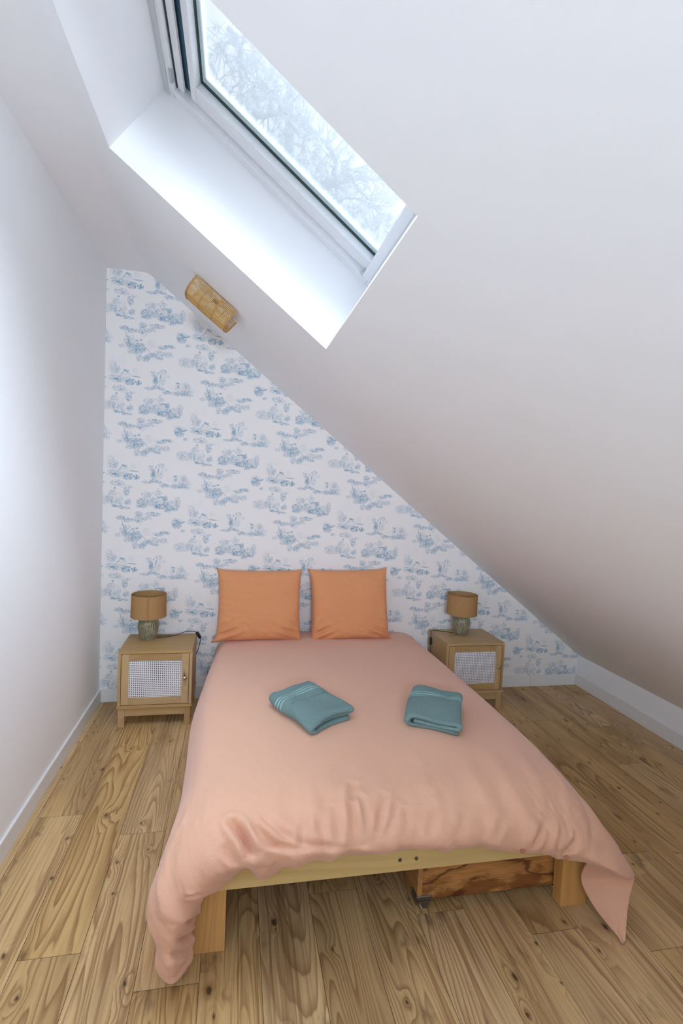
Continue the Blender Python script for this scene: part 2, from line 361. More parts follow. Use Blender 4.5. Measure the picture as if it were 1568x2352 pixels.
# ------------------------------------------------------------------ materials
def paint(name, c):
    t = NT(name); co = t.n('TexCoord').outputs['Object']
    n1 = t.noise(co, 260, 3); n2 = t.noise(co, 3, 2)
    cc = t.mix(n2, tuple(x*0.985 for x in c), c)
    return t.set(color=cc, rough=0.8, spec=0.25, normal=t.bump(n1, 0.06, 0.0006))
WALL = paint('white_paint', (0.90, 0.905, 0.92))
TRIM = paint('white_trim_paint', (0.80, 0.80, 0.79)); TRIM.node_tree.nodes['Principled BSDF'].inputs['Roughness'].default_value = 0.5
PAPER = wallpaper_material()
FLOOR = wood('laminate_pine', lin(217, 182, 127), lin(132, 88, 44), lin(112, 78, 42), 'Y', ring=34, ringmix=0.76, kamp=0.05, lines=0.6, knots=0.42, kscale=(7.5, 4.2), fine=0.45, rough=0.42, tone=0.40, stretch=(6.5, 0.42), smudge=0.7, kr=0.55)
GAPDARK = plain('floor_joint', (0.03, 0.022, 0.015), 0.9)
OAK = wood('oak_laminate_upright', lin(190, 157, 108), lin(156, 121, 77), lin(144, 111, 71), 'Z', ring=10, ringmix=0.35, knots=0.12, kscale=(6, 2), fine=0.5, rough=0.45, tone=0.25, stretch=(7, 0.8))
OAKX = wood('oak_laminate', lin(190, 157, 108), lin(156, 121, 77), lin(144, 111, 71), 'X', ring=10, ringmix=0.35, knots=0.12, kscale=(6, 2), fine=0.5, rough=0.45, tone=0.25, stretch=(7, 0.8))
PALEPINE = wood('pale_pine', lin(226, 198, 138), lin(198, 160, 98), lin(200, 164, 104), 'X', ring=8, ringmix=0.6, knots=0.05, kscale=(4, 1.2), fine=0.2, rough=0.55, tone=0.15, stretch=(8, 0.7))
HONEY = wood('honey_pine', lin(220, 168, 98), lin(176, 118, 56), lin(170, 114, 56), 'Z', ring=20, ringmix=0.75, knots=0.08, kscale=(4, 1.2), fine=0.25, rough=0.5, tone=0.15, stretch=(9, 0.6))
def streaked_wood():
    t = NT('streaked_pine'); co = t.n('TexCoord').outputs['Object']; sx = t.n('SeparateXYZ', {0: co})
    v = t.n('CombineXYZ', {0: t.math('MULTIPLY', sx.outputs[0], 3.2), 1: t.math('MULTIPLY', sx.outputs[2], 8.5), 2: t.math('ADD', sx.outputs[1], 3.7)}).outputs[0]
    f = t.math('ADD', t.math('ADD', t.noise(v, 1.0, 1.0), t.math('MULTIPLY', sx.outputs[2], -1.2)), t.math('MULTIPLY', t.noise(v, 6.0, 3.0, 0.6), 0.09))
    fr = t.math('FRACT', t.math('MULTIPLY', f, 5.5))
    lines = t.ramp(fr, [(0.0, 0.9), (0.06, 0.35), (0.5, 0.05), (0.82, 0.2), (0.95, 1.0), (1.0, 0.9)])
    fine = t.noise(t.mapv(co, (7, 7, 190)), 1.0, 3.0, 0.6)
    col = t.mix(t.step(fine, 0.42, 0.72), lin(206, 150, 90), lin(176, 114, 60))
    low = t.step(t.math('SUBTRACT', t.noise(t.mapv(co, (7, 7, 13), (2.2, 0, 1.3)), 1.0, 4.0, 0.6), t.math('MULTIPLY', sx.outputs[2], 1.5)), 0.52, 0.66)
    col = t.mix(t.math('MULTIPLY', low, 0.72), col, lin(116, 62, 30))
    col = t.mix(t.math('MULTIPLY', lines, 0.9), col, lin(84, 42, 22))
    return t.set(color=col, rough=0.38, spec=0.4)
DRAWERW = streaked_wood()
DUVET = fabric('coral_gauze', lin(236, 191, 164), lin(222, 168, 138), 0.6, 800, sheen=0.28)
PILLOW = fabric('terracotta_gauze', lin(230, 164, 118), lin(214, 144, 98), 0.5, 800, sheen=0.15)
BLACK = plain('black_plastic', (0.012, 0.012, 0.013), 0.45)
STEEL = plain('steel', (0.55, 0.55, 0.55), 0.3, 1.0)
DKSTEEL = plain('zinc_bracket', (0.22, 0.21, 0.19), 0.4, 0.9)
BRASSY = plain('nickel_knob', (0.62, 0.56, 0.5), 0.22, 1.0)
WPLAST = plain('white_plastic', (0.78, 0.78, 0.77), 0.4)
CANE = plain('white_cane_board', (0.80, 0.785, 0.80), 0.6)
HOLE = plain('dark_cabinet_inside', (0.01, 0.01, 0.012), 0.9)
MATT = plain('mattress_ticking', (0.16, 0.16, 0.17), 0.9)
SASHW = plain('white_lacquer_sash', (0.80, 0.81, 0.83), 0.4)
GREYL = plain('grey_lining', (0.56, 0.60, 0.61), 0.5)
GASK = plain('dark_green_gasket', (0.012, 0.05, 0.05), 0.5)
ALU = plain('pale_teal_bead', (0.50, 0.60, 0.61), 0.35)
BLUE = plain('dark_blue_slot', (0.045, 0.11, 0.17), 0.5)

def burlap():
    t = NT('burlap'); co = t.n('TexCoord').outputs['Object']; sx = t.n('SeparateXYZ', {0: co})
    ang = t.math('ARCTAN2', sx.outputs[1], sx.outputs[0])
    v = t.n('CombineXYZ', {0: t.math('MULTIPLY', ang, 0.105), 1: sx.outputs[2], 2: 0.0}).outputs[0]
    a = t.noise(t.mapv(v, (900, 130, 1)), 1.0, 2.0); b = t.noise(t.mapv(v, (130, 900, 1)), 1.0, 2.0)
    h = t.math('ADD', a, b)
    return t.set(color=t.mix(t.step(h, 0.7, 1.3), lin(156, 118, 78), lin(188, 150, 103)), rough=0.95, spec=0.1, normal=t.bump(h, 0.35, 0.0012))
BURLAP = burlap()
def ceramic():
    t = NT('glazed_ribbed_ceramic'); co = t.n('TexCoord').outputs['Object']
    n1 = t.noise(co, 38, 4, 0.6); n2 = t.noise(t.mapv(co, (160, 160, 14)), 1.0, 2.0)
    sx = t.n('SeparateXYZ', {0: co}); ang = t.math('ARCTAN2', sx.outputs[1], sx.outputs[0])
    lines = t.math('ABSOLUTE', t.math('SINE', t.math('MULTIPLY_ADD', t.noise(t.mapv(co, (1, 1, 30)), 1.0, 2.0), 0.8, t.math('MULTIPLY', ang, 30.0))))
    c = t.mix(t.step(n1, 0.4, 0.65), lin(86, 92, 76), lin(128, 122, 96)); c = t.mix(t.math('MULTIPLY', t.step(lines, 0.62, 0.95), t.math('MULTIPLY_ADD', t.step(n2, 0.35, 0.6), 0.7, 0.2)), c, lin(196, 184, 150))
    return t.set(color=c, rough=0.3, spec=0.5)
CERAM = ceramic()
def terry():
    t = NT('teal_terry'); uv = t.n('UVMap').outputs[0]; co = t.n('TexCoord').outputs['Object']
    n1 = t.noise(co, 420, 3, 0.7); n2 = t.noise(co, 1100, 2)
    v = t.n('SeparateXYZ', {0: uv}).outputs[1]
    band = 0.0
    st = None
    for c in (0.072, 0.092, 0.112):
        s_ = t.step(t.math('ABSOLUTE', t.math('SUBTRACT', v, c)), 0.0062, 0.0040)
        st = s_ if st is None else t.math('MAXIMUM', st, s_)
    col = t.mix(t.step(n1, 0.3, 0.7), lin(106, 162, 163), lin(164, 214, 213))
    col = t.mix(t.math('MULTIPLY', st, 0.7), col, lin(136, 186, 184))
    h = t.math('MULTIPLY', t.math('MULTIPLY_ADD', n2, 0.6, n1), t.math('SUBTRACT', 1.0, t.math('MULTIPLY', st, 0.9)))
    return t.set(color=col, rough=1.0, spec=0.05, sheen=0.5, sheen_rough=0.6, normal=t.bump(h, 1.0, 0.010))
TERRY = terry()
def rattan():
    t = NT('rattan'); co = t.n('TexCoord').outputs['Object']; r = t.n('ObjectInfo').outputs['Random']
    n1 = t.noise(t.mapv(co, (300, 300, 300)), 1.0, 2.0); n2 = t.noise(co, 22, 2)
    c = t.mix(t.math('MULTIPLY_ADD', n2, 0.5, t.math('MULTIPLY', r, 0.4)), lin(228, 190, 118), lin(196, 148, 78))
    return t.set(color=t.mix(t.math('MULTIPLY', n1, 0.35), c, lin(120, 76, 34)), rough=0.45)
RATTAN = rattan()
RATTAND = plain('rattan_binding', lin(190, 136, 66), 0.5, noise_amt=0.3, nscale=200)
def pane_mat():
    t = NT('hazed_window_glass'); t.t.nodes.remove(t.b)
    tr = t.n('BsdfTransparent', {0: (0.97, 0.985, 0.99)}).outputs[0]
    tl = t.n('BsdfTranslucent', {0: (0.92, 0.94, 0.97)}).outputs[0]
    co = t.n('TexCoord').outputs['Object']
    haze = t.math('MULTIPLY_ADD', t.noise(co, 60, 4, 0.7), 0.03, 0.035)  # milky film puts lens haze over sky and tree into the glass
    m1 = t.n('MixShader', {0: haze, 1: tr, 2: tl}).outputs[0]
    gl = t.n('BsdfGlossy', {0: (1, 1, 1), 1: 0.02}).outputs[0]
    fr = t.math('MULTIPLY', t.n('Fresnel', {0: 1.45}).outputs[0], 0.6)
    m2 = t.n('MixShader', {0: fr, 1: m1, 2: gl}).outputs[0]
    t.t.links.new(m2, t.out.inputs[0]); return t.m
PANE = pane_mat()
BARK = plain('pine_bark', (0.20, 0.18, 0.17), 0.9, noise_amt=0.3, nscale=8)
NEEDLE = plain('pine_needles', (0.24, 0.26, 0.26), 0.8, noise_amt=0.3, nscale=2)

# ------------------------------------------------------------------ room shell
W, HC, YF = 3.49, 2.765, -6.0
SA = Vector((0.971, 0, 2.199)); NV = Vector((0.61468, 0, 0.78878)); SD = Vector((0.78878, 0, -0.61468))
def SP(s, y, n=0.0): return SA + SD*s + NV*n + Vector((0, y, 0))
def slope_z(x): return 2.199-0.7793*(x-0.971)
s_of_x = lambda x: (x-0.971)/0.78878
KZ = slope_z(W)

def prism(name, poly, axis, a0, a1, mat, kind='structure'):
    bm = bmesh.new()
    if axis == 'y': mk = lambda p, a: (p[0], a, p[1])
    else: mk = lambda p, a: (a, p[0], p[1])
    A = [bm.verts.new(mk(p, a0)) for p in poly]; B = [bm.verts.new(mk(p, a1)) for p in poly]
    bm.faces.new(A); bm.faces.new(B[::-1])
    for i in range(len(poly)):
        j = (i+1) % len(poly); bm.faces.new((A[i], B[i], B[j], A[j]))
    return tag(obj(name, bm, mat), kind=kind)
gable = [(0, 0), (W, 0), (W, KZ), (0.245, HC), (0, HC)]
big = [(-0.12, -0.05), (W+0.12, -0.05), (W+0.12, KZ), (0.26, HC+0.05), (-0.12, HC+0.05)]
prism('wall_back', big, 'y', 0.0, 0.10, PAPER)
prism('wall_left', [(YF-0.1, -0.05), (0.0, -0.05), (0.0, HC+0.02), (YF-0.1, HC+0.02)], 'x', -0.10, 0.0, WALL)
prism('wall_right', [(YF-0.1, -0.05), (0.0, -0.05), (0.0, KZ+0.01), (YF-0.1, KZ+0.01)], 'x', W, W+0.10, WALL)
# gable end behind the camera, with a small window added for the fill light
def gable_end():
    x0, x1, z0, z1 = 0.64, 1.26, 1.48, 1.98; bm = bmesh.new()
    for y in (YF, YF-0.10):
        o = [bm.verts.new((p[0], y, p[1])) for p in ((-0.1, -0.05), (W+0.1, -0.05), (W+0.1, KZ), (0.26, HC+0.04), (-0.1, HC+0.04))]
        i = [bm.verts.new((p[0], y, p[1])) for p in ((x0, z0), (x1, z0), (x1, z1), (x0, z1))]
        for q in ((o[0], o[1], i[1], i[0]), (o[1], o[2], i[1]), (o[2], i[2], i[1]), (o[2], o[3], i[2]), (o[3], i[3], i[2]), (o[3], o[4], i[3]), (o[4], o[0], i[0], i[3])): bm.faces.new(q)
        if y == YF: fr = i
        else:
            for k in range(4): bm.faces.new((fr[k], fr[(k+1) % 4], i[(k+1) % 4], i[k]))
    tag(obj('wall_front', bm, WALL), kind='structure')
    w3 = empty('added_rear_window', (0.95, YF-0.05, 1.48)); tag(w3, kind='structure')
    bm = bmesh.new()
    for (a, b_, c, d) in ((-0.31, -0.27, 0, 0.50), (0.27, 0.31, 0, 0.50), (-0.27, 0.27, 0, 0.04), (-0.27, 0.27, 0.46, 0.50)): box(bm, a, b_, -0.03, 0.03, c, d, 0.004, 1)
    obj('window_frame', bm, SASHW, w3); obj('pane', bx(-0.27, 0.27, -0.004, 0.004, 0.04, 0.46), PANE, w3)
gable_end()
TAUPE = paint('taupe_paint', (0.22, 0.20, 0.18))
# unseen half-height wall, added to keep low fill light off the bed foot
tag(obj('added_blocker_wall', bx(0.0, 2.3, -4.62, -4.50, 0.0, 1.36, 0.004), TAUPE), kind='structure')

OPEN = [(-0.81, 0.259, -2.52, -1.41), (-0.81, 0.259, -4.75, -3.65)]     # roof window openings, second one added: s0, s1, y0, y1
def ceiling():
    bm = bmesh.new()
    prof = [(0.0, HC), (0.205, HC)]
    # soft bend between the flat strip and the slope
    p0, p1, p2 = Vector((0.205, HC)), Vector((0.245, HC)), Vector((0.285, slope_z(0.285)))
    for k in range(1, 7):
        t = k/6; prof.append(tuple((1-t)**2*p0+2*t*(1-t)*p1+t*t*p2))
    ys = [0.0, YF]
    for (xa, za), (xb, zb) in zip(prof, prof[1:]):
        f = bm.faces.new([bm.verts.new(p) for p in ((xa, 0, za), (xa, YF, za), (xb, YF, zb), (xb, 0, zb))])
    bmesh.ops.remove_doubles(bm, verts=bm.verts[:], dist=1e-5)
    sb = s_of_x(0.285); se = s_of_x(W+0.02)
    sc = sorted({sb, -0.81, 0.259, se}); yc = sorted({YF, -4.75, -3.65, -2.52, -1.41, 0.0})
    vs = {}
    def V(s, y):
        if (s, y) not in vs: vs[(s, y)] = bm.verts.new(SP(s, y))
        return vs[(s, y)]
    for s0, s1 in zip(sc, sc[1:]):
        for y0, y1 in zip(yc, yc[1:]):
            if any(abs(s0-o[0]) < 1e-6 and abs(s1-o[1]) < 1e-6 and abs(y0-o[2]) < 1e-6 for o in OPEN): continue
            bm.faces.new((V(s0, y0), V(s1, y0), V(s1, y1), V(s0, y1)))
    o = obj('ceiling', bm, WALL)
    for p in o.data.polygons:
        if p.center.x < 0.29: p.use_smooth = True
    return tag(o, kind='structure')
ceiling()

def slope_box(bm, s0, s1, y0, y1, n0, n1, bev=0.0):
    return box(bm, s0, s1, y0, y1, n0, n1, bev, 1, T=lambda c: SP(c.x, c.y, c.z))
def ring_bars(s0, s1, y0, y1, wd, n0, n1, bev=0.002):
    """four mitre-less bars of a rectangular frame lying in the roof slope; wd = (ridge, eave, near, far) widths"""
    bm = bmesh.new(); a, b_, c, d = wd
    slope_box(bm, s0, s0+a, y0, y1, n0, n1, bev); slope_box(bm, s1-b_, s1, y0, y1, n0, n1, bev)
    slope_box(bm, s0+a, s1-b_, y0, y0+c, n0, n1, bev); slope_box(bm, s0+a, s1-b_, y1-d, y1, n0, n1, bev)
    return bm
def roof_window(name, o):
    s0, s1, y0, y1 = o; D = 0.31
    r = empty(name); tag(r, kind='structure')
    es = s1-0.037                                        # eave side leans in a little
    def panel(pts):
        nrm = (Vector(pts[1])-Vector(pts[0])).cross(Vector(pts[2])-Vector(pts[0])).normalized()
        cen = SP((s0+s1)/2, (y0+y1)/2, 0.15)
        if nrm.dot(Vector(pts[0])-cen) < 0: nrm = -nrm
        b = bmesh.new(); A = [b.verts.new(p) for p in pts]; B = [b.verts.new(Vector(p)+nrm*0.015) for p in pts]
        b.faces.new(A); b.faces.new(B[::-1])
        for i in range(4): b.faces.new((A[i], B[i], B[(i+1)%4], A[(i+1)%4]))
        obj('reveal_panel', b, WALL, r)
    panel([SP(s0, y1, 0.0008), SP(s1, y1, 0.0008), SP(es, y1, D), SP(s0, y1, D)])
    panel([SP(s0, y0, 0.0008), SP(s1, y0, 0.0008), SP(es, y0, D), SP(s0, y0, D)])
    panel([SP(s0, y0, 0.0008), SP(s0, y1, 0.0008), SP(s0, y1, D), SP(s0, y0, D)])
    panel([SP(s1, y0, 0.0008), SP(s1, y1, 0.0008), SP(es, y1, D), SP(es, y0, D)])
    # lining lip, frame, ventilation flap, sash, gasket, bead, glass
    b = bmesh.new(); slope_box(b, s0, s0+0.026, y0, y1, D-0.004, D+0.004, 0.001); obj('lining_lip', b, GREYL, r)
    obj('window_frame', ring_bars(s0-0.03, es+0.03, y0-0.03, y1+0.03, (0.080, 0.045, 0.075, 0.077), D, D+0.11), SASHW, r)
    a0 = s0+0.053; a1 = es-0.012; b0 = y0+0.048; b1 = y1-0.050
    obj('ventilation_flap', slope_box(bmesh.new(), a0+0.001, a0+0.031, b0, b1, D+0.016, D+0.030, 0.003), SASHW, r)
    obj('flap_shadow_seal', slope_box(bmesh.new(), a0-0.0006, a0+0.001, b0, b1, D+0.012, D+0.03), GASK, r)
    obj('ventilation_slot', slope_box(bmesh.new(), a0+0.001, a0+0.0575, b0, b1, D+0.038, D+0.06, 0.001), BLUE, r)
    c0 = a0+0.058
    obj('sash', ring_bars(c0, a1+0.02, b0, b1, (0.029, 0.050, 0.083, 0.083), D+0.022, D+0.061, 0.003), SASHW, r)
    obj('lower_sash_cover', slope_box(bmesh.new(), a1-0.030, a1+0.008, b0+0.001, b1-0.001, D-0.004, D+0.021, 0.003), SASHW, r)
    g0, g1, h0, h1 = c0+0.029, a1-0.030, b0+0.083, b1-0.083
    obj('gasket', ring_bars(g0, g1, h0, h1, (0.007, 0.002, 0.013, 0.013), D+0.050, D+0.061, 0.0), GASK, r)
    obj('glazing_bead', ring_bars(g0+0.007, g1-0.002, h0+0.013, h1-0.013, (0.014, 0.002, 0.026, 0.026), D+0.053, D+0.0615, 0.002), ALU, r)
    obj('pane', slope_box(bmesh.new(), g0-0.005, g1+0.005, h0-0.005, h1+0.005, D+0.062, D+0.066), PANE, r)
    bm = bmesh.new(); slope_box(bm, a0-0.012, a0-0.002, b1-0.10, b1-0.03, D-0.006, D+0.012, 0.003); obj('latch', bm, STEEL, r)
    bm = bmesh.new(); slope_box(bm, a1-0.045, a1-0.012, b1-0.014, b1+0.006, D-0.002, D+0.03, 0.003); obj('hinge_clip', bm, GREYL, r)
roof_window('window_1', OPEN[0])
roof_window('added_roof_window', OPEN[1])  # unseen second skylight, added to let in more light

# ------------------------------------------------------------------ floor planks
fb = obj('floor', bx(-0.1, W+0.1, YF-0.1, 0.1, -0.06, -0.0102), GAPDARK); tag(fb, kind='structure')
XB = [-0.14, 0.041, 0.225, 0.407, 0.589, 0.775, 0.957, 1.140, 1.318, 1.500, 1.680, 1.865, 2.044, 2.226, 2.408, 2.590, 2.772, 2.954, 3.136, 3.318, 3.50]
JO = [-0.525, -1.19, -0.606, -1.348, -0.76, -1.1, -0.3, -0.477, -1.2, -0.621, -1.3, -0.756, -1.45, -0.875, -0.453, -0.996, -0.56, -1.108, -0.68, -0.2]
PL = 1.29
plank_mesh = {}
def plank(x0, x1, y0, y1):
    x0, x1 = max(x0, 0.001), min(x1, W-0.001)
    g = 0.0006; k = (round(x1-x0, 3), round(y1-y0, 3))
    if k not in plank_mesh:
        hw, hl, c = (x1-x0)/2-g, (y1-y0)/2-g, 0.0005
        v = [(sx*(hw-e), sy*(hl-e), z) for z, e in ((-0.010, 0), (-c, 0), (0, c)) for sx, sy in ((-1,-1), (1,-1), (1,1), (-1,1))]
        f = [(8, 9, 10, 11)]+[(a+i, a+(i+1)%4, a+4+(i+1)%4, a+4+i) for a in (0, 4) for i in range(4)]
        me = bpy.data.meshes.new('plank'); me.from_pydata(v, [], f); me.update(); me.materials.append(FLOOR); me.materials.append(GAPDARK); me.polygons.foreach_set('material_index', [0]+[1]*4+[0]*4); plank_mesh[k] = me
    o = bpy.data.objects.new('plank', plank_mesh[k]); COL.objects.link(o); o.parent = fb; o.location = ((x0+x1)/2, (y0+y1)/2, 0)
for i in range(len(XB)-1):
    ys = [0.0]; y = JO[i]
    while y > -5.9:
        ys.append(y); y -= PL
    ys.append(YF)
    for ya, yb in zip(ys, ys[1:]): plank(XB[i], XB[i+1], yb, ya)

# ------------------------------------------------------------------ baseboards
def board(parent, x0, x1, y0, y1, name='board'):
    return obj(name, bx(x0, x1, y0, y1, 0.0, 0.086, 0.003, 2), TRIM, parent)
bb = empty('baseboard_back'); tag(bb, kind='structure')
for a, b_ in ((0.0125, 0.92), (0.9215, 3.089), (3.0905, W-0.0125)): board(bb, a, b_, -0.012, 0.0)
bl = empty('baseboard_left'); tag(bl, kind='structure')
for a, b_ in ((-2.4, 0.0), (-4.8, -2.4015), (YF, -4.8015)): board(bl, 0.0, 0.012, a, b_)
br = empty('baseboard_right'); tag(br, kind='structure')
for a, b_ in ((-0.938, 0.0), (-3.3, -0.9395), (YF, -3.3015)): board(br, W-0.012, W, a, b_)

# ------------------------------------------------------------------ bed
BX0, BX1, BY0, BY1 = 0.741, 2.137, -1.955, -0.04
bed = empty('bed', ((BX0+BX1)/2, (BY0+BY1)/2, 0)); tag(bed, 'low wooden bed frame with pale pine foot rail and honey-coloured legs under the duvet', 'bed')
cx, cy = bed.location.x, bed.location.y
def bedpart(name, mat, *a, bev=0.002):
    x0, x1, y0, y1, z0, z1 = a
    return obj(name, bx(x0-(x0+x1)/2, x1-(x0+x1)/2, y0-(y0+y1)/2, y1-(y0+y1)/2, z0-(z0+z1)/2, z1-(z0+z1)/2, bev), mat, bed, loc=((x0+x1)/2-cx, (y0+y1)/2-cy, (z0+z1)/2))
for xa, ya in ((BX0, BY0), (BX1-0.105, BY0), (BX0, BY1-0.05), (BX1-0.105, BY1-0.05)):
    bedpart('leg', HONEY, xa, xa+0.105, ya, ya+0.048, 0, 0.315)
fr = bedpart('foot_rail', PALEPINE, BX0+0.004, BX1-0.075, BY0-0.026, BY0-0.001, 0.222, 0.362, bev=0.003)
bedpart('head_rail', PALEPINE, BX0, BX1, BY1, BY1+0.02, 0.228, 0.35)
for xa in (BX0+0.106, BX1-0.127): bedpart('side_rail', HONEY, xa, xa+0.021, BY0, BY1, 0.235, 0.3155)
for k in range(14):
    y = BY0+0.10+k*(BY1-BY0-0.22)/13
    bedpart('slat', HONEY, BX0+0.01, BX1-0.01, y, y+0.07, 0.316, 0.332)
for px in (1.405, 1.462):
    b = bmesh.new(); lathe(b, [(0, 0.0012), (0.0025, 0.0012), (0.003, 0.0022), (0.006, 0.002), (0.0066, 0.0), (0.0066, -0.002), (0, -0.002)], 16)
    obj('screw_head', b, DKSTEEL, bed, loc=(px-cx, BY0-0.0262-cy, 0.262), rot=(PI/2, 0, 0), smooth=40)
mt = obj('mattress', bx(BX0+0.03, BX1-0.05, BY0+0.05, BY1, 0.333, 0.410, 0.035, 4), MATT); tag(mt, 'dark grey mattress lying on the slats of the bed, hidden under the coral duvet', 'mattress')

# ------------------------------------------------------------------ duvet: bicubic net of control points
def cr_matrix(n, per):
    T = np.linspace(0, n-1, (n-1)*per+1); Mx = np.zeros((len(T), n))
    for r, t in enumerate(T):
        i = min(int(t), n-2); f = t-i
        wts = [0.5*(-f+2*f*f-f**3), 0.5*(2-5*f*f+3*f**3), 0.5*(f+4*f*f-3*f**3), 0.5*(-f*f+f**3)]
        for k, wt in enumerate(wts):
            j = i-1+k
            if j < 0: Mx[r, 0] += 2*wt; Mx[r, 1] -= wt
            elif j > n-1: Mx[r, n-1] += 2*wt; Mx[r, n-2] -= wt
            else: Mx[r, j] += wt
    return Mx
def duvet_net():
    rows = []
    def body(y, xL, xR, zt, zl=0.035):
        h = zt-0.43
        return [(xL+.02, y, zl), (xL+.004, y, .17), (xL, y, .30), (xL+.018, y, .375), (xL+.07, y, .435+h*.35), (xL+.17, y, .43+h*.8), (1.05, y, zt-.002), (1.42, y, zt),
                (1.82, y, zt-.006), (xR-.13, y, .43+h*.5), (xR-.06, y, .41+h*.2), (xR-.02, y, .365), (xR, y, .30), (xR-.004, y, .17), (xR-.02, y, zl)]
    hd = body(-0.035, .735, 2.15, .452); hd = [(a, -0.03, min(c, .405)) for a, b, c in hd]
    rows += [hd, body(-.06, .735, 2.15, .462), body(-.30, .715, 2.158, .472), body(-.65, .685, 2.165, .487), body(-1.05, .660, 2.165, .500), body(-1.4, .668, 2.165, .505), body(-1.68, .672, 2.16, .503, .04)]
    rows.append([(.70,-1.88,.04),(.668,-1.89,.18),(.652,-1.9,.29),(.672,-1.9,.385),(.73,-1.9,.445),(.83,-1.9,.482),(1.05,-1.9,.494),(1.42,-1.9,.494),(1.82,-1.9,.487),(2.02,-1.9,.452),(2.10,-1.9,.40),(2.15,-1.9,.34),(2.175,-1.9,.275),(2.18,-1.9,.17),(2.17,-1.9,.05)])
    rows.append([(.675,-1.96,.04),(.648,-1.97,.15),(.632,-1.98,.27),(.66,-1.985,.37),(.72,-1.99,.425),(.83,-2.0,.460),(1.05,-2.0,.472),(1.42,-2.0,.475),(1.82,-2.0,.455),(1.99,-2.0,.42),(2.09,-2.0,.365),(2.16,-2.0,.305),(2.205,-1.99,.24),(2.21,-1.98,.15),(2.19,-1.97,.06)])
    rows.append([(.664,-2.025,.03),(.645,-2.05,.13),(.628,-2.05,.255),(.665,-2.06,.34),(.73,-2.065,.385),(.84,-2.06,.415),(1.05,-2.06,.425),(1.42,-2.065,.43),(1.83,-2.06,.40),(1.99,-2.06,.36),(2.09,-2.06,.31),(2.17,-2.055,.262),(2.232,-2.035,.20),(2.215,-2.05,.12),(2.17,-2.09,.03)])
    rows.append([(.682,-2.052,.022),(.666,-2.092,.11),(.66,-2.095,.235),(.70,-2.10,.30),(.76,-2.095,.335),(.86,-2.085,.375),(1.05,-2.08,.385),(1.42,-2.085,.39),(1.83,-2.08,.345),(1.98,-2.08,.305),(2.09,-2.105,.258),(2.165,-2.10,.215),(2.225,-2.07,.175),(2.20,-2.08,.10),(2.155,-2.13,.018)])
    rows.append([(.708,-2.066,.018),(.706,-2.110,.10),(.708,-2.105,.215),(.745,-2.085,.265),(.80,-2.075,.29),(.88,-2.065,.345),(1.05,-2.065,.35),(1.42,-2.065,.358),(1.83,-2.065,.308),(1.975,-2.065,.268),(2.085,-2.06,.23),(2.145,-2.05,.19),(2.165,-2.035,.15),(2.145,-2.06,.085),(2.147,-2.135,.015)])
    rows.append([(.745,-2.035,.022),(.757,-2.025,.105),(.765,-2.01,.19),(.78,-2.045,.25),(.83,-2.035,.265),(.905,-2.035,.335),(1.05,-2.035,.333),(1.42,-2.035,.345),(1.83,-2.035,.295),(1.975,-2.035,.25),(2.07,-2.02,.215),(2.085,-1.995,.17),(2.09,-1.985,.11),(2.11,-2.04,.055),(2.144,-2.135,.012)])
    return np.array(rows)
def duvet_grid(pu=30, pv=26):
    net = duvet_net(); Mv = cr_matrix(net.shape[0], pv); Mu = cr_matrix(net.shape[1], pu)
    G = np.einsum('ai,ijk,bj->abk', Mv, net, Mu)
    G[..., 2] = np.maximum(G[..., 2], 0.006)
    return G
def grid_uv(G):
    dv = np.linalg.norm(np.diff(G, axis=0), axis=2).mean(1); v = np.concatenate([[0], np.cumsum(dv)])
    du = np.linalg.norm(np.diff(G, axis=1), axis=2).mean(0); u = np.concatenate([[0], np.cumsum(du)])
    return np.meshgrid(u, v)
def grid_normals(G):
    gu = np.gradient(G, axis=1); gv = np.gradient(G, axis=0); n = np.cross(gv, gu)
    return n/np.maximum(np.linalg.norm(n, axis=2, keepdims=True), 1e-9)
def vnoise(U, V, seed):
    r = np.random.RandomState(seed); T = r.rand(64, 64)
    i, j = np.floor(U).astype(int), np.floor(V).astype(int); f, g = U-i, V-j; f = f*f*(3-2*f); g = g*g*(3-2*g)
    a, b, c, d = T[j%64, i%64], T[j%64, (i+1)%64], T[(j+1)%64, i%64], T[(j+1)%64, (i+1)%64]
    return (a*(1-f)+b*f)*(1-g)+(c*(1-f)+d*f)*g-0.5
def seg_dist(U, V, pts):
    best = np.full(U.shape, 1e9); tt = np.zeros(U.shape); L = len(pts)-1
    for k in range(L):
        a, b = np.array(pts[k]), np.array(pts[k+1]); ab = b-a
        t = np.clip(((U-a[0])*ab[0]+(V-a[1])*ab[1])/(ab@ab), 0, 1)
        d = np.hypot(U-a[0]-t*ab[0], V-a[1]-t*ab[1]); m = d < best
        best = np.where(m, d, best); tt = np.where(m, (k+t)/L, tt)
    return best, tt
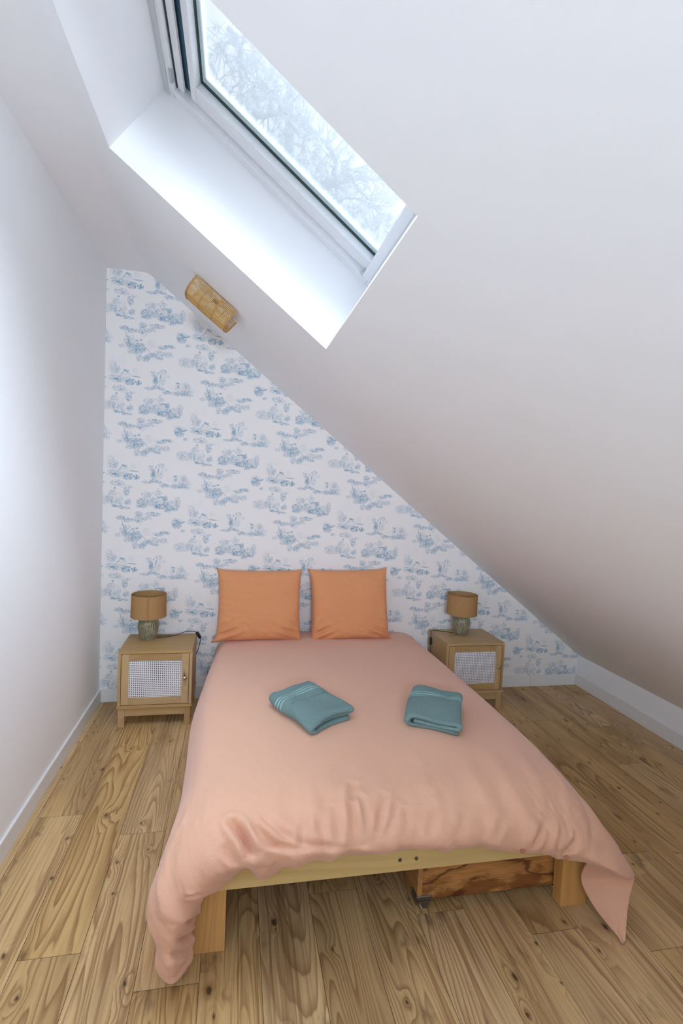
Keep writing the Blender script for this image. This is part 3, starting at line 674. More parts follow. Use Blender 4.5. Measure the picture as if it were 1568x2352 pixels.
# gathers and folds of the gauze, as lines on the cloth (u across, v towards the foot)
CREASES = [([(0.91, 1.9), (0.883, 1.986), (0.896, 2.112)], 0.012, 0.016), ([(0.923, 1.967), (0.923, 2.108)], 0.01, 0.012), ([(0.833, 1.989), (0.833, 2.094)], 0.01, 0.01), ([(1.003, 1.964), (0.936, 2.11)], 0.012, 0.012), ([(1.029, 1.996), (0.976, 2.098)], 0.01, 0.008), ([(0.544, 1.999), (0.57, 2.052), (0.581, 2.094)], 0.012, 0.026), ([(0.393, 2.149), (0.365, 2.137)], 0.008, 0.007), ([(0.225, 2.227), (0.274, 2.188)], 0.008, 0.007), ([(0.157, 2.225), (0.217, 2.185)], 0.008, 0.007), ([(0.111, 2.222), (0.179, 2.179)], 0.009, 0.006), ([(0.605, 2.028), (0.638, 2.07), (0.721, 2.1)], 0.012, 0.013), ([(0.66, 2.046), (0.731, 2.082), (0.858, 2.114)], 0.012, 0.006), ([(0.52, 2.068), (0.534, 2.122)], 0.012, 0.008), ([(1.164, 2.006), (1.122, 2.087)], 0.012, 0.006), ([(1.251, 2.031), (1.222, 2.094)], 0.01, 0.006), ([(1.379, 2.049), (1.338, 2.108)], 0.01, 0.006), ([(1.531, 2.065), (1.475, 2.135)], 0.012, 0.008), ([(1.69, 2.08), (1.634, 2.135)], 0.012, 0.009), ([(1.069, 2.015), (1.043, 2.096)], 0.01, 0.006), ([(0.731, 2.028), (0.721, 2.098)], 0.012, 0.007), ([(2.0, 2.163), (2.091, 2.163), (2.149, 2.229)], 0.01, 0.008), ([(1.976, 2.229), (2.023, 2.169)], 0.012, 0.005), ([(1.761, 2.025), (1.719, 2.11)], 0.011, 0.006), ([(1.612, 2.07), (1.582, 2.12)], 0.01, 0.005), ([(0.624, 1.999), (0.685, 2.068)], 0.014, 0.007), ([(0.774, 2.015), (0.797, 2.1)], 0.012, 0.007)]
def quads(a, b, base=0):
    return [(base+i*b+j, base+i*b+j+1, base+(i+1)*b+j+1, base+(i+1)*b+j) for i in range(a-1) for j in range(b-1)]
def set_uv(me, uv):
    l = me.uv_layers.new(name='UVMap'); idx = np.empty(len(me.loops), np.int32); me.loops.foreach_get('vertex_index', idx)
    l.data.foreach_set('uv', np.asarray(uv, np.float32)[idx].ravel())
def build_duvet():
    G = duvet_grid(); U, V = grid_uv(G); N = grid_normals(G)
    if N[N.shape[0]//3, N.shape[1]//2, 2] < 0: N = -N
    vm = V.max(); foot = np.clip((V-(vm-0.62))/0.5, 0, 1)
    side = np.clip(np.maximum(0.30-U, U-(U.max()-0.30))/0.25, 0, 1)
    disp = 0.0035*vnoise(U*3.2, V*2.6, 3)
    disp += foot*(0.016*vnoise(U*17, V*5.0, 5)+0.011*vnoise(U*30+V*9, V*11, 9)+0.005*vnoise(U*62, V*26, 14))+side*0.006*vnoise(U*9, V*7, 12)
    hem = np.clip((V-(vm-0.10))/0.10, 0, 1); disp += hem*0.005*vnoise(U*24, V*3, 21)
    for pts, wd, dep in CREASES:
        d, t = seg_dist(U, V, pts); tp = np.sin(np.clip(t*0.9+0.08, 0, 1)*PI)**0.6
        disp += tp*1.5*(-dep*np.exp(-(d/(0.72*wd))**2)+0.5*dep*np.exp(-((d-1.9*wd)/wd)**2))
    disp *= 1-0.75*np.clip((U-U.max()*0.76)/0.08, 0, 1)*np.clip((V-(vm-0.22))/0.06, 0, 1)
    hw = np.clip((V-(vm-0.07))/0.06, 0, 1)               # the hem dips and lifts along the rail
    for xc, wd, dz in ((0.958, .048, -.042), (1.22, .08, -.008), (1.45, .07, .014), (1.58, .04, -.008), (1.74, .06, -.010)): G[..., 2] += hw*dz*np.exp(-(np.abs(G[..., 0]-xc)/wd)**(4 if dz < -.02 else 2))
    G = G+N*disp[..., None]; G[..., 2] = np.maximum(G[..., 2], 0.005)
    a, b, _ = G.shape
    o = pyobj('duvet', G.reshape(-1, 3), quads(a, b), DUVET, smooth=True)
    set_uv(o.data, np.stack([U.ravel(), V.ravel()], 1))
    if o.data.polygons[(a//3)*(b-1)+b//2].normal.z < 0: o.data.flip_normals()
    m = o.modifiers.new('thickness', 'SOLIDIFY'); m.thickness = 0.010; m.offset = -1.0
    tag(o, 'coral gauze duvet draped over the bed with corners hanging to the floor', 'duvet')
    return o, G, U, V
duvet, DG, DU, DV = build_duvet()
def duvet_button(iu):
    j = int(iu); p = Vector(DG[-36, j]); n = Vector(grid_normals(DG)[-36, j])
    if n.y > 0: n = -n
    b = bmesh.new(); lathe(b, [(0.0018, 0.0015), (0.0055, 0.0018), (0.0065, 0.003), (0.0078, 0.0028), (0.0085, 0.001), (0.0085, -0.001), (0, -0.001)], 20)
    o = obj('button', b, BTN, duvet, smooth=40); n = Vector((0.12, -0.93, 0.34)).normalized(); o.location = p+n*0.005; o.rotation_euler = n.to_track_quat('Z', 'Y').to_euler()
BTN = plain('amber_button', lin(190, 128, 100), 0.25)
def u_index(x): return int(np.argmin(np.abs(DG[-7, :, 0]-x)+10*(np.arange(DG.shape[1]) > DG.shape[1]*0.76)))
for bxp in (1.79, 1.95): duvet_button(u_index(bxp))

# ------------------------------------------------------------------ pillows
def pillow(name, loc, wd, ht, th, lean, roll, seed, label, ears):
    n = 70; rs = []
    lin_ = np.linspace(-1, 1, n); X, Y = np.meshgrid(lin_, lin_)
    edge = (1-np.abs(X)**4.5)*(1-np.abs(Y)**4.5); prof = np.clip(edge, 0, 1)**0.42
    px, py = X.copy(), Y.copy()
    pin = 0.045
    px = px*(1-pin*(1-Y**2)*np.abs(X)**3); py = py*(1-pin*0.8*(1-X**2)*np.abs(Y)**3)
    for (ex, ey, sx, sy) in ears:
        wgt = np.exp(-(((X-ex)/0.10)**2+((Y-ey)/0.10)**2)); px += wgt*sx; py += wgt*sy
    sides = []
    for sgn in (1, -1):
        z = sgn*(prof*th*0.5)*(1+0.10*(-Y))
        wr = 0.016*vnoise(X*3+seed, Y*2.4+seed, seed)+0.007*vnoise(X*8, Y*15+X*4, seed+1)+0.004*vnoise(X*22, Y*40+X*9, seed+2)*np.clip(1.6-2.2*edge, 0.15, 1)
        cornerw = np.exp(-((np.abs(X)-0.75)**2+(Y+0.8)**2)/0.08)
        wr += cornerw*0.026*np.sin((X*np.sign(X)*12+Y*26)+seed)*0.6
        z = z+sgn*wr*np.clip(edge*3, 0, 1)
        sides.append(np.stack([px*wd/2, py*ht/2, z], 2).reshape(-1, 3))
    F = quads(n, n)+[tuple(n*n+k for k in q[::-1]) for q in quads(n, n)]
    verts = np.concatenate(sides)
    me = bpy.data.meshes.new(name); me.from_pydata(verts.tolist(), [], F); me.update()
    uv = np.concatenate([np.stack([X.ravel()*wd/2+seed, Y.ravel()*ht/2], 1)]*2); set_uv(me, uv)
    bm = bmesh.new(); bm.from_mesh(me); bmesh.ops.remove_doubles(bm, verts=bm.verts[:], dist=1e-5)
    o = obj(name, bm, PILLOW, smooth=True); bpy.data.meshes.remove(me)
    o.rotation_euler = (PI/2-lean, roll, 0); o.location = loc
    return tag(o, label, 'pillow', 'terracotta pillows at the head of the bed')
pillow('pillow', (1.006, -0.165, 0.677), 0.545, 0.458, 0.17, 0.24, 0.0, 3, 'square terracotta pillow nearer the plain white wall, its lower corner poking out', [(-1, -1, -0.10, -0.03), (1, 1, 0.02, 0.02), (-1, 1, -0.03, 0.03), (1, -1, 0.03, -0.01)])
pillow('pillow', (1.606, -0.165, 0.680), 0.535, 0.472, 0.17, 0.24, -0.02, 8, 'square terracotta pillow nearer the sloped ceiling, with a crumpled lower seam', [(1, 1, 0.01, 0.05), (-1, 1, -0.05, 0.02), (-1, -1, -0.03, -0.04), (1, -1, 0.05, 0.0)])

# ------------------------------------------------------------------ nightstands
def nightstand():
    r = empty('nightstand')
    def P(name, mat, x0, x1, y0, y1, z0, z1, bev=0.0012, parent=None):
        c = ((x0+x1)/2, (y0+y1)/2, (z0+z1)/2)
        o = obj(name, bx(x0-c[0], x1-c[0], y0-c[1], y1-c[1], z0-c[2], z1-c[2], bev), mat, parent or r)
        o.location = c if parent is None else tuple(Vector(c)-parent.location); return o
    X, D, T = 0.2093, 0.34, 0.016      # half width, depth; front at y=0
    P('top_panel', OAKX, -X, X, 0, D, 0.457-T, 0.457)
    P('side_panel', OAK, -X, -X+T, 0.0, D, 0.131, 0.457-T); P('side_panel', OAK, X-T, X, 0.0, D, 0.131, 0.457-T)
    P('bottom_panel', OAKX, -X-0.004, X+0.004, -0.006, D, 0.116, 0.131); P('back_panel', OAKX, -X+T, X-T, D-0.006, D, 0.131, 0.44)
    for sx, sy in ((-1, 0), (1, 0), (-1, 1), (1, 1)):
        xa = -X+0.004 if sx < 0 else X-0.004-0.036
        l = P('leg', OAK, xa, xa+0.036, 0.004 if not sy else D-0.026, 0.026 if not sy else D-0.004, 0.0, 0.116)
        if sx < 0 and sy == 0:
            b = bmesh.new(); lathe(b, [(0, 0.0012), (0.004, 0.001), (0.005, 0), (0.005, -0.002), (0, -0.002)], 16)
            obj('screw_cap', b, STEEL, l, loc=(0.002, -0.011, 0.0), rot=(PI/2, 0, 0), smooth=40)
    P('apron', OAKX, -X+0.04, X-0.04, 0.009, 0.024, 0.064, 0.116); P('rear_apron', OAKX, -X+0.04, X-0.04, D-0.024, D-0.009, 0.064, 0.116)
    d = empty('door', (0, 0, 0), parent=r)
    dx, z0, z1, sw = 0.1905, 0.134, 0.438, 0.041
    P('stile', OAK, -dx, -dx+sw, 0.0005, 0.016, z0, z1, parent=d); P('stile', OAK, dx-sw, dx, 0.0005, 0.016, z0, z1, parent=d)
    P('rail', OAKX, -dx+sw, dx-sw, 0.0005, 0.016, z1-0.039, z1, parent=d); P('rail', OAKX, -dx+sw, dx-sw, 0.0005, 0.016, z0, z0+0.043, parent=d)
    # perforated white board: every hole is cut through
    px0, px1, pz0, pz1 = -dx+sw, dx-sw, z0+0.043, z1-0.039
    nc, nr = 26, 20; cw, ch = (px1-px0)/nc, (pz1-pz0)/nr; V, F = [], []
    for i in range(nc):
        for j in range(nr):
            cxx, czz = px0+(i+.5)*cw, pz0+(j+.5)*ch; b0 = len(V)
            dirs = [(1,0),(1,1),(0,1),(-1,1),(-1,0),(-1,-1),(0,-1),(1,-1)]
            V += [(cxx+a*cw/2, 0.006, czz+b*ch/2) for a, b in dirs]
            R_ = 0.0033; V += [(cxx+R_*math.cos(k*PI/4), 0.006, czz+R_*math.sin(k*PI/4)) for k in range(8)]
            V += [(cxx+R_*math.cos(k*PI/4), 0.009, czz+R_*math.sin(k*PI/4)) for k in range(8)]
            for k in range(8):
                m = (k+1) % 8; F += [(b0+k, b0+m, b0+8+m, b0+8+k), (b0+8+k, b0+8+m, b0+16+m, b0+16+k)]
    pyobj('perforated_panel', V, F, CANE, d)
    P('backing', HOLE, px0-0.01, px1+0.01, 0.0165, 0.019, pz0-0.01, pz1+0.01, parent=d)
    b = bmesh.new(); lathe(b, [(0.0035, 0.0), (0.0045, 0.006), (0.009, 0.009), (0.0115, 0.014), (0.010, 0.019), (0.005, 0.0225), (0, 0.023)], 20)
    obj('knob', b, BRASSY, d, loc=(dx-0.021, 0.001, 0.293), rot=(PI/2, 0, 0), smooth=True)
    P('door_gap', HOLE, -X+T, X-T, 0.0165, 0.0172, 0.131, 0.457-T)
    return r
def copy_tree(o, parent=None):
    c = o.copy(); COL.objects.link(c)
    if parent: c.parent = parent
    for ch in [x for x in o.children]: copy_tree(ch, c)
    return c
n1 = nightstand(); n1.location = (0.3991, -0.3838, 0)
tag(n1, 'oak nightstand with white perforated door standing in the corner by the plain white wall', 'nightstand', 'oak bedside cabinets')
n2 = copy_tree(n1); n2.location = (2.4509, -0.3558, 0)
n2['label'] = 'oak nightstand with white perforated door standing under the low end of the sloped ceiling'

# ------------------------------------------------------------------ table lamps
SEAMC = plain('burlap_seam', lin(166, 122, 78), 0.95)
def lamp():
    r = empty('table_lamp')
    b = bmesh.new(); nn = 120
    prof = [(0.0, 0.0), (0.040, 0.0), (0.043, 0.004), (0.053, 0.030), (0.0605, 0.062), (0.0625, 0.088), (0.059, 0.112), (0.049, 0.132), (0.033, 0.143), (0.012, 0.147), (0.0, 0.147)]
    pts = smooth_path([(p[0], p[1], 0) for p in prof[1:-1]], 5); pr = [(0, 0)]+[(p[0], p[1]) for p in pts]+[(0, 0.147)]
    lathe(b, pr, nn)
    for v in b.verts:
        rr = math.hypot(v.co.x, v.co.y)
        if rr > 0.02 and 0.008 < v.co.z < 0.138:
            a = math.atan2(v.co.y, v.co.x); k = round(a/(2*PI)*nn)
            dd = (-0.0016 if (k % 4 in (0,)) else 0.0006)*min(1, (v.co.z-0.008)/0.02); s = (rr+dd)/rr; v.co.x *= s; v.co.y *= s
    obj('base', b, CERAM, r, smooth=True)
    b = bmesh.new(); tube(b, [(0,0,0.146), (0,0,0.175)], 0.008, 12); tube(b, [(0,0,0.172), (0,0,0.205)], 0.015, 16); obj('socket', b, BLACK, r, smooth=40)
    b = bmesh.new(); lathe(b, [(0.0, 0.205), (0.012, 0.205), (0.014, 0.215), (0.021, 0.228), (0.026, 0.243), (0.021, 0.258), (0.0, 0.266)], 20); obj('bulb', b, WPLAST, r, smooth=True)
    z0, z1, R0, R1 = 0.147, 0.287, 0.106, 0.104
    b = bmesh.new(); lathe(b, [(R0, z0), (R1, z1), (R1-0.0022, z1), (R0-0.0022, z0)], 72, closed=True)
    sh = obj('shade', b, BURLAP, r, smooth=40)
    b = bmesh.new(); lathe(b, [(R0+0.0010, z0-0.001), (R0+0.0012, z0+0.006), (R0-0.003, z0+0.006), (R0-0.003, z0-0.001)], 72, closed=True); obj('hem_band', b, BURLAP, sh, smooth=40)
    b = bmesh.new(); lathe(b, [(R1+0.0012, z1-0.006), (R1+0.0010, z1+0.001), (R1-0.003, z1+0.001), (R1-0.003, z1-0.006)], 72, closed=True)
    obj('hem_band', b, BURLAP, sh, smooth=40)
    b = bmesh.new()
    for zz in np.linspace(z0+.006, z1-.006, 2)[:0]: pass
    A = math.radians(-84); va = []
    for zz in (z0+0.006, z1-0.006):
        rr = R0+(R1-R0)*(zz-z0)/(z1-z0)
        for k, e in ((-2, 0.0004), (-1, 0.0016), (0, 0.0018), (1, 0.0016), (2, 0.0004)): va.append(b.verts.new(((rr+e)*math.cos(A+k*0.028), (rr+e)*math.sin(A+k*0.028), zz)))
    for k in range(4): b.faces.new((va[k], va[k+1], va[k+6], va[k+5]))
    obj('seam', b, SEAMC, sh)
    b = bmesh.new(); tube(b, [(R1-0.004, 0, 0.208), (0.014, 0, 0.208)], 0.0016, 6); tube(b, [(-R1+0.004, 0, 0.208), (-0.014, 0, 0.208)], 0.0016, 6); tube(b, [(0, R1-0.004, 0.208), (0, 0.014, 0.208)], 0.0016, 6)
    obj('shade_spider', b, STEEL, r)
    return r
def cord(root, pts, sw0, sw1):
    o = root.location; q = [tuple(Vector(p)-o) for p in pts]
    c = obj('cord', tube(bmesh.new(), smooth_path(q, 8), 0.0022, 8), BLACK, root, smooth=60)
    a, b_ = Vector(sw0)-o, Vector(sw1)-o; d = b_-a
    bm = bx(-0.010, 0.010, -0.007, 0.007, -d.length/2, d.length/2, 0.004, 2); s = obj('switch', bm, BLACK, c, smooth=40)
    s.location = (a+b_)/2; s.rotation_euler = d.to_track_quat('Z', 'Y').to_euler()
    bm = bx(-0.005, 0.005, -0.009, 0.0, -0.009, 0.009, 0.002, 2)
l1 = lamp(); l1.location = (0.317, -0.145, 0.4572); tag(l1, 'table lamp with seamed burlap drum shade on the nightstand by the plain white wall', 'lamp', 'bedside lamps')
l2 = copy_tree(l1); l2.location = (2.432, -0.142, 0.4572); l2.rotation_euler = (0, 0, 1.9); l2['label'] = 'burlap-shaded table lamp on the nightstand under the low end of the sloped ceiling'
cord(l1, [(0.365, -0.135, 0.4605), (0.42, -0.12, 0.4602), (0.49, -0.085, 0.464), (0.545, -0.06, 0.478), (0.595, -0.065, 0.476), (0.622, -0.07, 0.462), (0.634, -0.075, 0.445), (0.630, -0.068, 0.40), (0.614, -0.040, 0.335), (0.585, -0.024, 0.26), (0.55, -0.022, 0.12), (0.53, -0.022, 0.02)], (0.608, -0.068, 0.474), (0.634, -0.080, 0.436))
l2.rotation_euler = (0, 0, 0)
for ch in l2.children:
    if ch.name.startswith('shade'): ch.rotation_euler = (0, 0, 2.3)
cord(l2, [(2.385, -0.12, 0.4605), (2.335, -0.085, 0.4602), (2.275, -0.072, 0.464), (2.238, -0.082, 0.464), (2.2285, -0.095, 0.44), (2.226, -0.10, 0.40), (2.228, -0.095, 0.30), (2.228, -0.04, 0.10), (2.228, -0.02, 0.01)], (2.226, -0.100, 0.425), (2.2265, -0.100, 0.372))

# ------------------------------------------------------------------ towels
def towel(name, corner, wdir, ldir, wd, ln, zbase, seed, label, squash=1.0):
    """corner = far end / fold side, wdir across the stack, ldir away from the banded end"""
    t = 0.019; m = 0.0215
    path = []                                         # flattened G spiral, (w, z) centre line
    def arc(cx_, cz_, r, a0, a1, n=7): path.extend((cx_+r*math.cos(a0+(a1-a0)*k/n), cz_+r*math.sin(a0+(a1-a0)*k/n)) for k in range(n+1))
    path += [(wd*0.97-0.014-k*(wd*0.9-0.03)/10, t/2) for k in range(10)]
    arc(m+t/2, m+t/2, m, -PI/2, -3*PI/2)
    path += [(m+t/2+(wd-2*m-t)*k/10, 2*m+t/2) for k in range(1, 10)]
    arc(wd-m*0.5-t/2, 1.5*m+t/2, m/2, PI/2, -PI/2)
    path += [(wd-m*0.5-t/2-k*(wd*0.72)/10, m+t/2) for k in range(1, 11)]
    P = np.array(path); Tn = np.gradient(P, axis=0); Tn /= np.linalg.norm(Tn, axis=1, keepdims=True); Nn = np.stack([-Tn[:, 1], Tn[:, 0]], 1)
    hv = t/2*0.97
    capA = [P[0]-Tn[0]*hv*0.7*math.sin(a)+Nn[0]*hv*math.cos(a) for a in np.linspace(PI, 0, 5)[1:-1]]
    capB = [P[-1]+Tn[-1]*hv*0.7*math.sin(a)+Nn[-1]*hv*math.cos(a) for a in np.linspace(0, PI, 5)[1:-1]]
    loop = np.array(list(P+Nn*hv)+capB+list((P-Nn*hv)[::-1])+capA)
    arcl = np.concatenate([[0], np.cumsum(np.linalg.norm(np.diff(loop, axis=0), axis=1))])
    NS = 110; K = len(loop); cen = np.array([wd/2, 0.03])
    wv, lv = Vector(wdir).normalized(), Vector(ldir).normalized(); V, UV = [], []
    rs = np.random.RandomState(seed); ph = rs.rand(8)*6
    for i in range(NS+1):
        f = i/NS; l = f*ln
        e = min(1.0, math.sqrt(max(0, 1-(1-min(f, 1-f)/0.028)**2)) if min(f, 1-f) < 0.028 else 1.0)
        for k in range(K):
            wz = loop[k].copy()
            zz = wz[1]*squash*(0.86+0.14*math.sin(PI*min(1, f*1.15+0.1)))
            ww = wz[0]+0.004*math.sin(l*21+ph[0])+0.003*math.sin(wz[1]*90+l*30+ph[1])
            zz += (0.004*math.sin(l*24+wz[0]*13+ph[2])+0.003*math.sin(wz[0]*38-l*17+ph[3]))*min(1, wz[1]/0.04)
            # the bands are flat woven, so the pile dips there
            pil = 1.0
            for c in (0.072, 0.092, 0.112):
                if abs(l-c) < 0.006: pil = 0.0
            zz -= (1-pil)*0.0022*(1 if wz[1] > 0.03 else 0)
            d = (np.array([ww, zz])-np.array([ww, min(max(zz, 0.008), 0.05)]))
            ll = l+0.010*math.sin(ww*18+ph[4])*(f)+0.006*math.sin(wz[1]*140+ph[5])*(f > 0.5)
            shrink = 1-(1-e)*0.10
            p = Vector(corner)+wv*(wd/2+(ww-wd/2)*shrink)+lv*ll
            jit = 0.0030*(rs.rand()-0.5)*pil
            V.append((p.x, p.y, zbase+max(0.001, 0.032+(zz-0.032)*(1-(1-e)*0.22))+jit)); UV.append((arcl[k], l))
    F = [(i*K+k, i*K+(k+1) % K, (i+1)*K+(k+1) % K, (i+1)*K+k) for i in range(NS) for k in range(K)]
    o = pyobj(name, V, F, TERRY, smooth=True); set_uv(o.data, UV)
    # close the two ends with a strip between the faces of the layer
    bm = bmesh.new(); bm.from_mesh(o.data); bm.verts.ensure_lookup_table()
    n = len(P)
    for base, fl in ((0, False), (NS*K, True)):
        for k in range(n-1):
            q = [base+k, base+k+1, base+n+len(capB)+(n-1-(k+1)), base+n+len(capB)+(n-1-k)]
            try: bm.faces.new([bm.verts[x] for x in (q if fl else q[::-1])])
            except ValueError: pass
        for cap, ends in ((list(range(n, n+len(capB))), (n-1, n+len(capB))), (list(range(K-len(capA), K)), (K-len(capA)-1, 0))):
            try: bm.faces.new([bm.verts[base+x] for x in ([ends[0]]+cap+[ends[1]])])
            except ValueError: pass
    bmesh.ops.recalc_face_normals(bm, faces=bm.faces[:])
    for f in bm.faces: f.smooth = True
    bm.to_mesh(o.data); bm.free()
    return tag(o, label, 'towel', 'folded teal towels on the duvet')
towel('towel', (1.000, -1.300, 0), (0.205, 0.140, 0), (0.145, -0.300, 0), 0.245, 0.335, 0.506, 2, 'folded teal towel lying askew on the duvet, nearer the plain white wall')
towel('towel', (1.675, -1.262, 0), (0.215, -0.115, 0), (-0.135, -0.295, 0), 0.235, 0.325, 0.505, 5, 'folded teal towel with a slumped open end, lying on the duvet nearer the sloped ceiling')

# ------------------------------------------------------------------ drawer box on castors under the bed
def drawer():
    r = empty('underbed_drawer', (1.78, -1.60, 0)); tag(r, 'wooden underbed drawer with dark streaked grain on castors beneath the foot rail', 'drawer')
    o = r.location
    def P(name, mat, x0, x1, y0, y1, z0, z1):
        c = Vector(((x0+x1)/2, (y0+y1)/2, (z0+z1)/2))
        return obj(name, bx(x0-c.x, x1-c.x, y0-c.y, y1-c.y, z0-c.z, z1-c.z, 0.0015), mat, r, loc=tuple(c-o))
    x0, x1, y0, y1, z0, z1 = 1.507, 2.052, -1.892, -1.25, 0.034, 0.212
    P('front_panel', DRAWERW, x0+0.018, x1, y0, y0+0.018, z0, z1)
    P('side_panel', HONEYY, x0, x0+0.018, y0-0.002, y1, z0, z1); P('side_panel', HONEYY, x1-0.018, x1, y0+0.018, y1, z0, z1)
    P('back_panel', DRAWERW, x0+0.018, x1-0.018, y1-0.018, y1, z0, z1); P('bottom_panel', HONEYY, x0+0.018, x1-0.018, y0+0.018, y1-0.018, z0, z0+0.01)
    for k, (px, py) in enumerate(((x0+0.026, y0-0.004), (x1+0.012, y0+0.012), (x0+0.026, y1-0.02), (x1-0.02, y1-0.02))):
        c = empty('castor', (px-o.x, py-o.y, 0), parent=r)
        bm = bmesh.new()
        if k == 0: box(bm, -0.028, 0.028, -0.002, 0.024, 0.036, 0.052, 0.002, 1); box(bm, -0.030, -0.027, -0.002, 0.05, 0.020, 0.052, 0.001, 1)
        else: box(bm, -0.020, 0.020, -0.014, 0.02, 0.024, 0.034+0.026, 0.002, 1)
        # tapered cheek plates either side of the wheel
        for yy in ((-0.0035, -0.001), (0.016, 0.0185)):
            pts = [(-0.022, 0.037), (0.024, 0.037), (0.010, 0.008), (-0.004, 0.008)]
            A = [bm.verts.new((p[0], yy[0], p[1])) for p in pts]; B = [bm.verts.new((p[0], yy[1], p[1])) for p in pts]
            bm.faces.new(A); bm.faces.new(B[::-1])
            for i in range(4): bm.faces.new((A[i], B[i], B[(i+1)%4], A[(i+1)%4]))
        obj('bracket', bm, DKSTEEL if k == 0 else BLACK, c)
        bm = bmesh.new(); lathe(bm, [(0.0, -0.007), (0.013, -0.007), (0.0155, -0.004), (0.0155, 0.004), (0.013, 0.007), (0.0, 0.007)], 24)
        obj('wheel', bm, WPLAST, c, loc=(0.003, 0.0075, 0.0158), rot=(PI/2, 0, 0), smooth=40)
    return r
HONEYY = wood('honey_pine_side', lin(190, 140, 84), lin(160, 106, 56), lin(150, 98, 52), 'Y', ring=12, ringmix=0.5, knots=0.1, kscale=(4, 1.2), fine=0.3, rough=0.5, tone=0.15, stretch=(9, 0.6))
drawer()

# ------------------------------------------------------------------ rattan wall lamp on the slope
def sconce():
    r = empty('wall_lamp', tuple(SP(-0.325, -0.775, 0))); tag(r, 'half-round rattan stick wall lamp mounted on the sloped ceiling above the wallpaper', 'lamp')
    o = r.location
    s0, s1, yc, hw, dp = -0.448, -0.205, -0.775, 0.096, 0.094
    def U(a, off=0.0):                                   # a in [0, pi] from the near rim round to the far rim: y, depth into the room
        e = 0.72; c, s_ = math.cos(a), math.sin(a)
        return yc-(hw+off)*math.copysign(abs(c)**e, c), 0.006+(dp+off)*abs(s_)**e
    def p(s, a, off=0.0):
        y, d = U(a, off); return SP(s, y, -d)-o
    N = 46
    # even spacing along the U
    aa = np.linspace(0, PI, 400); pts = np.array([U(a) for a in aa]); L = np.concatenate([[0], np.cumsum(np.linalg.norm(np.diff(pts, axis=0), axis=1))])
    for k in range(N):
        a = float(np.interp(L[-1]*(k+0.5)/N, L, aa)); j = 0.0012*math.sin(k*7.3)
        obj('stick', tube(bmesh.new(), [p(s0-0.003, a, j), p((s0+s1)/2, a, j+0.001*math.sin(k*3.1)), p(s1+0.004, a, j)], 0.0021 if k % 3 else 0.0026, 6), RATTAN, r, smooth=60)
    for s in (s0, s0+0.081, s0+0.162, s1):
        bm = bmesh.new(); A = [float(np.interp(L[-1]*k/60, L, aa)) for k in range(61)]
        tube(bm, [p(s-0.002, a, 0.0026) for a in A], 0.0016, 6); tube(bm, [p(s+0.002, a, -0.0030) for a in A], 0.0016, 6)
        if s in (s0, s1):
            tube(bm, [p(s+(0.003 if s == s0 else -0.003), a, 0.0030) for a in A], 0.0022, 6)
        obj('hoop', bm, RATTAND, r, smooth=60)
    T = lambda c: SP(c.x, c.y, -c.z)-o
    obj('mount_plate', box(bmesh.new(), -0.36, -0.29, -0.82, -0.73, 0.0, 0.012, 0.003, 1, T=T), WPLAST, r)
    bm = bmesh.new(); tube(bm, [T(Vector((-0.325, -0.775, 0.012))), T(Vector((-0.325, -0.775, 0.032)))], 0.016, 14); obj('socket', bm, BLACK, r, smooth=40)
    bm = bmesh.new(); tube(bm, [T(Vector((-0.325, -0.775, d))) for d in (0.032, 0.042, 0.055, 0.07, 0.083, 0.087)], [0.012, 0.017, 0.021, 0.021, 0.013, 0.003], 16); obj('bulb', bm, WPLAST, r, smooth=True)
    bm = bmesh.new()
    for ss in (s0+0.02, s1-0.02): tube(bm, [p(ss, 0.05), T(Vector((ss, yc, 0.006))), p(ss, PI-0.05)], 0.0018, 6)
    tube(bm, [T(Vector((s0+0.02, yc, 0.006))), T(Vector((s1-0.02, yc, 0.006)))], 0.002, 6); obj('wire_bracket', bm, STEEL, r)
sconce()

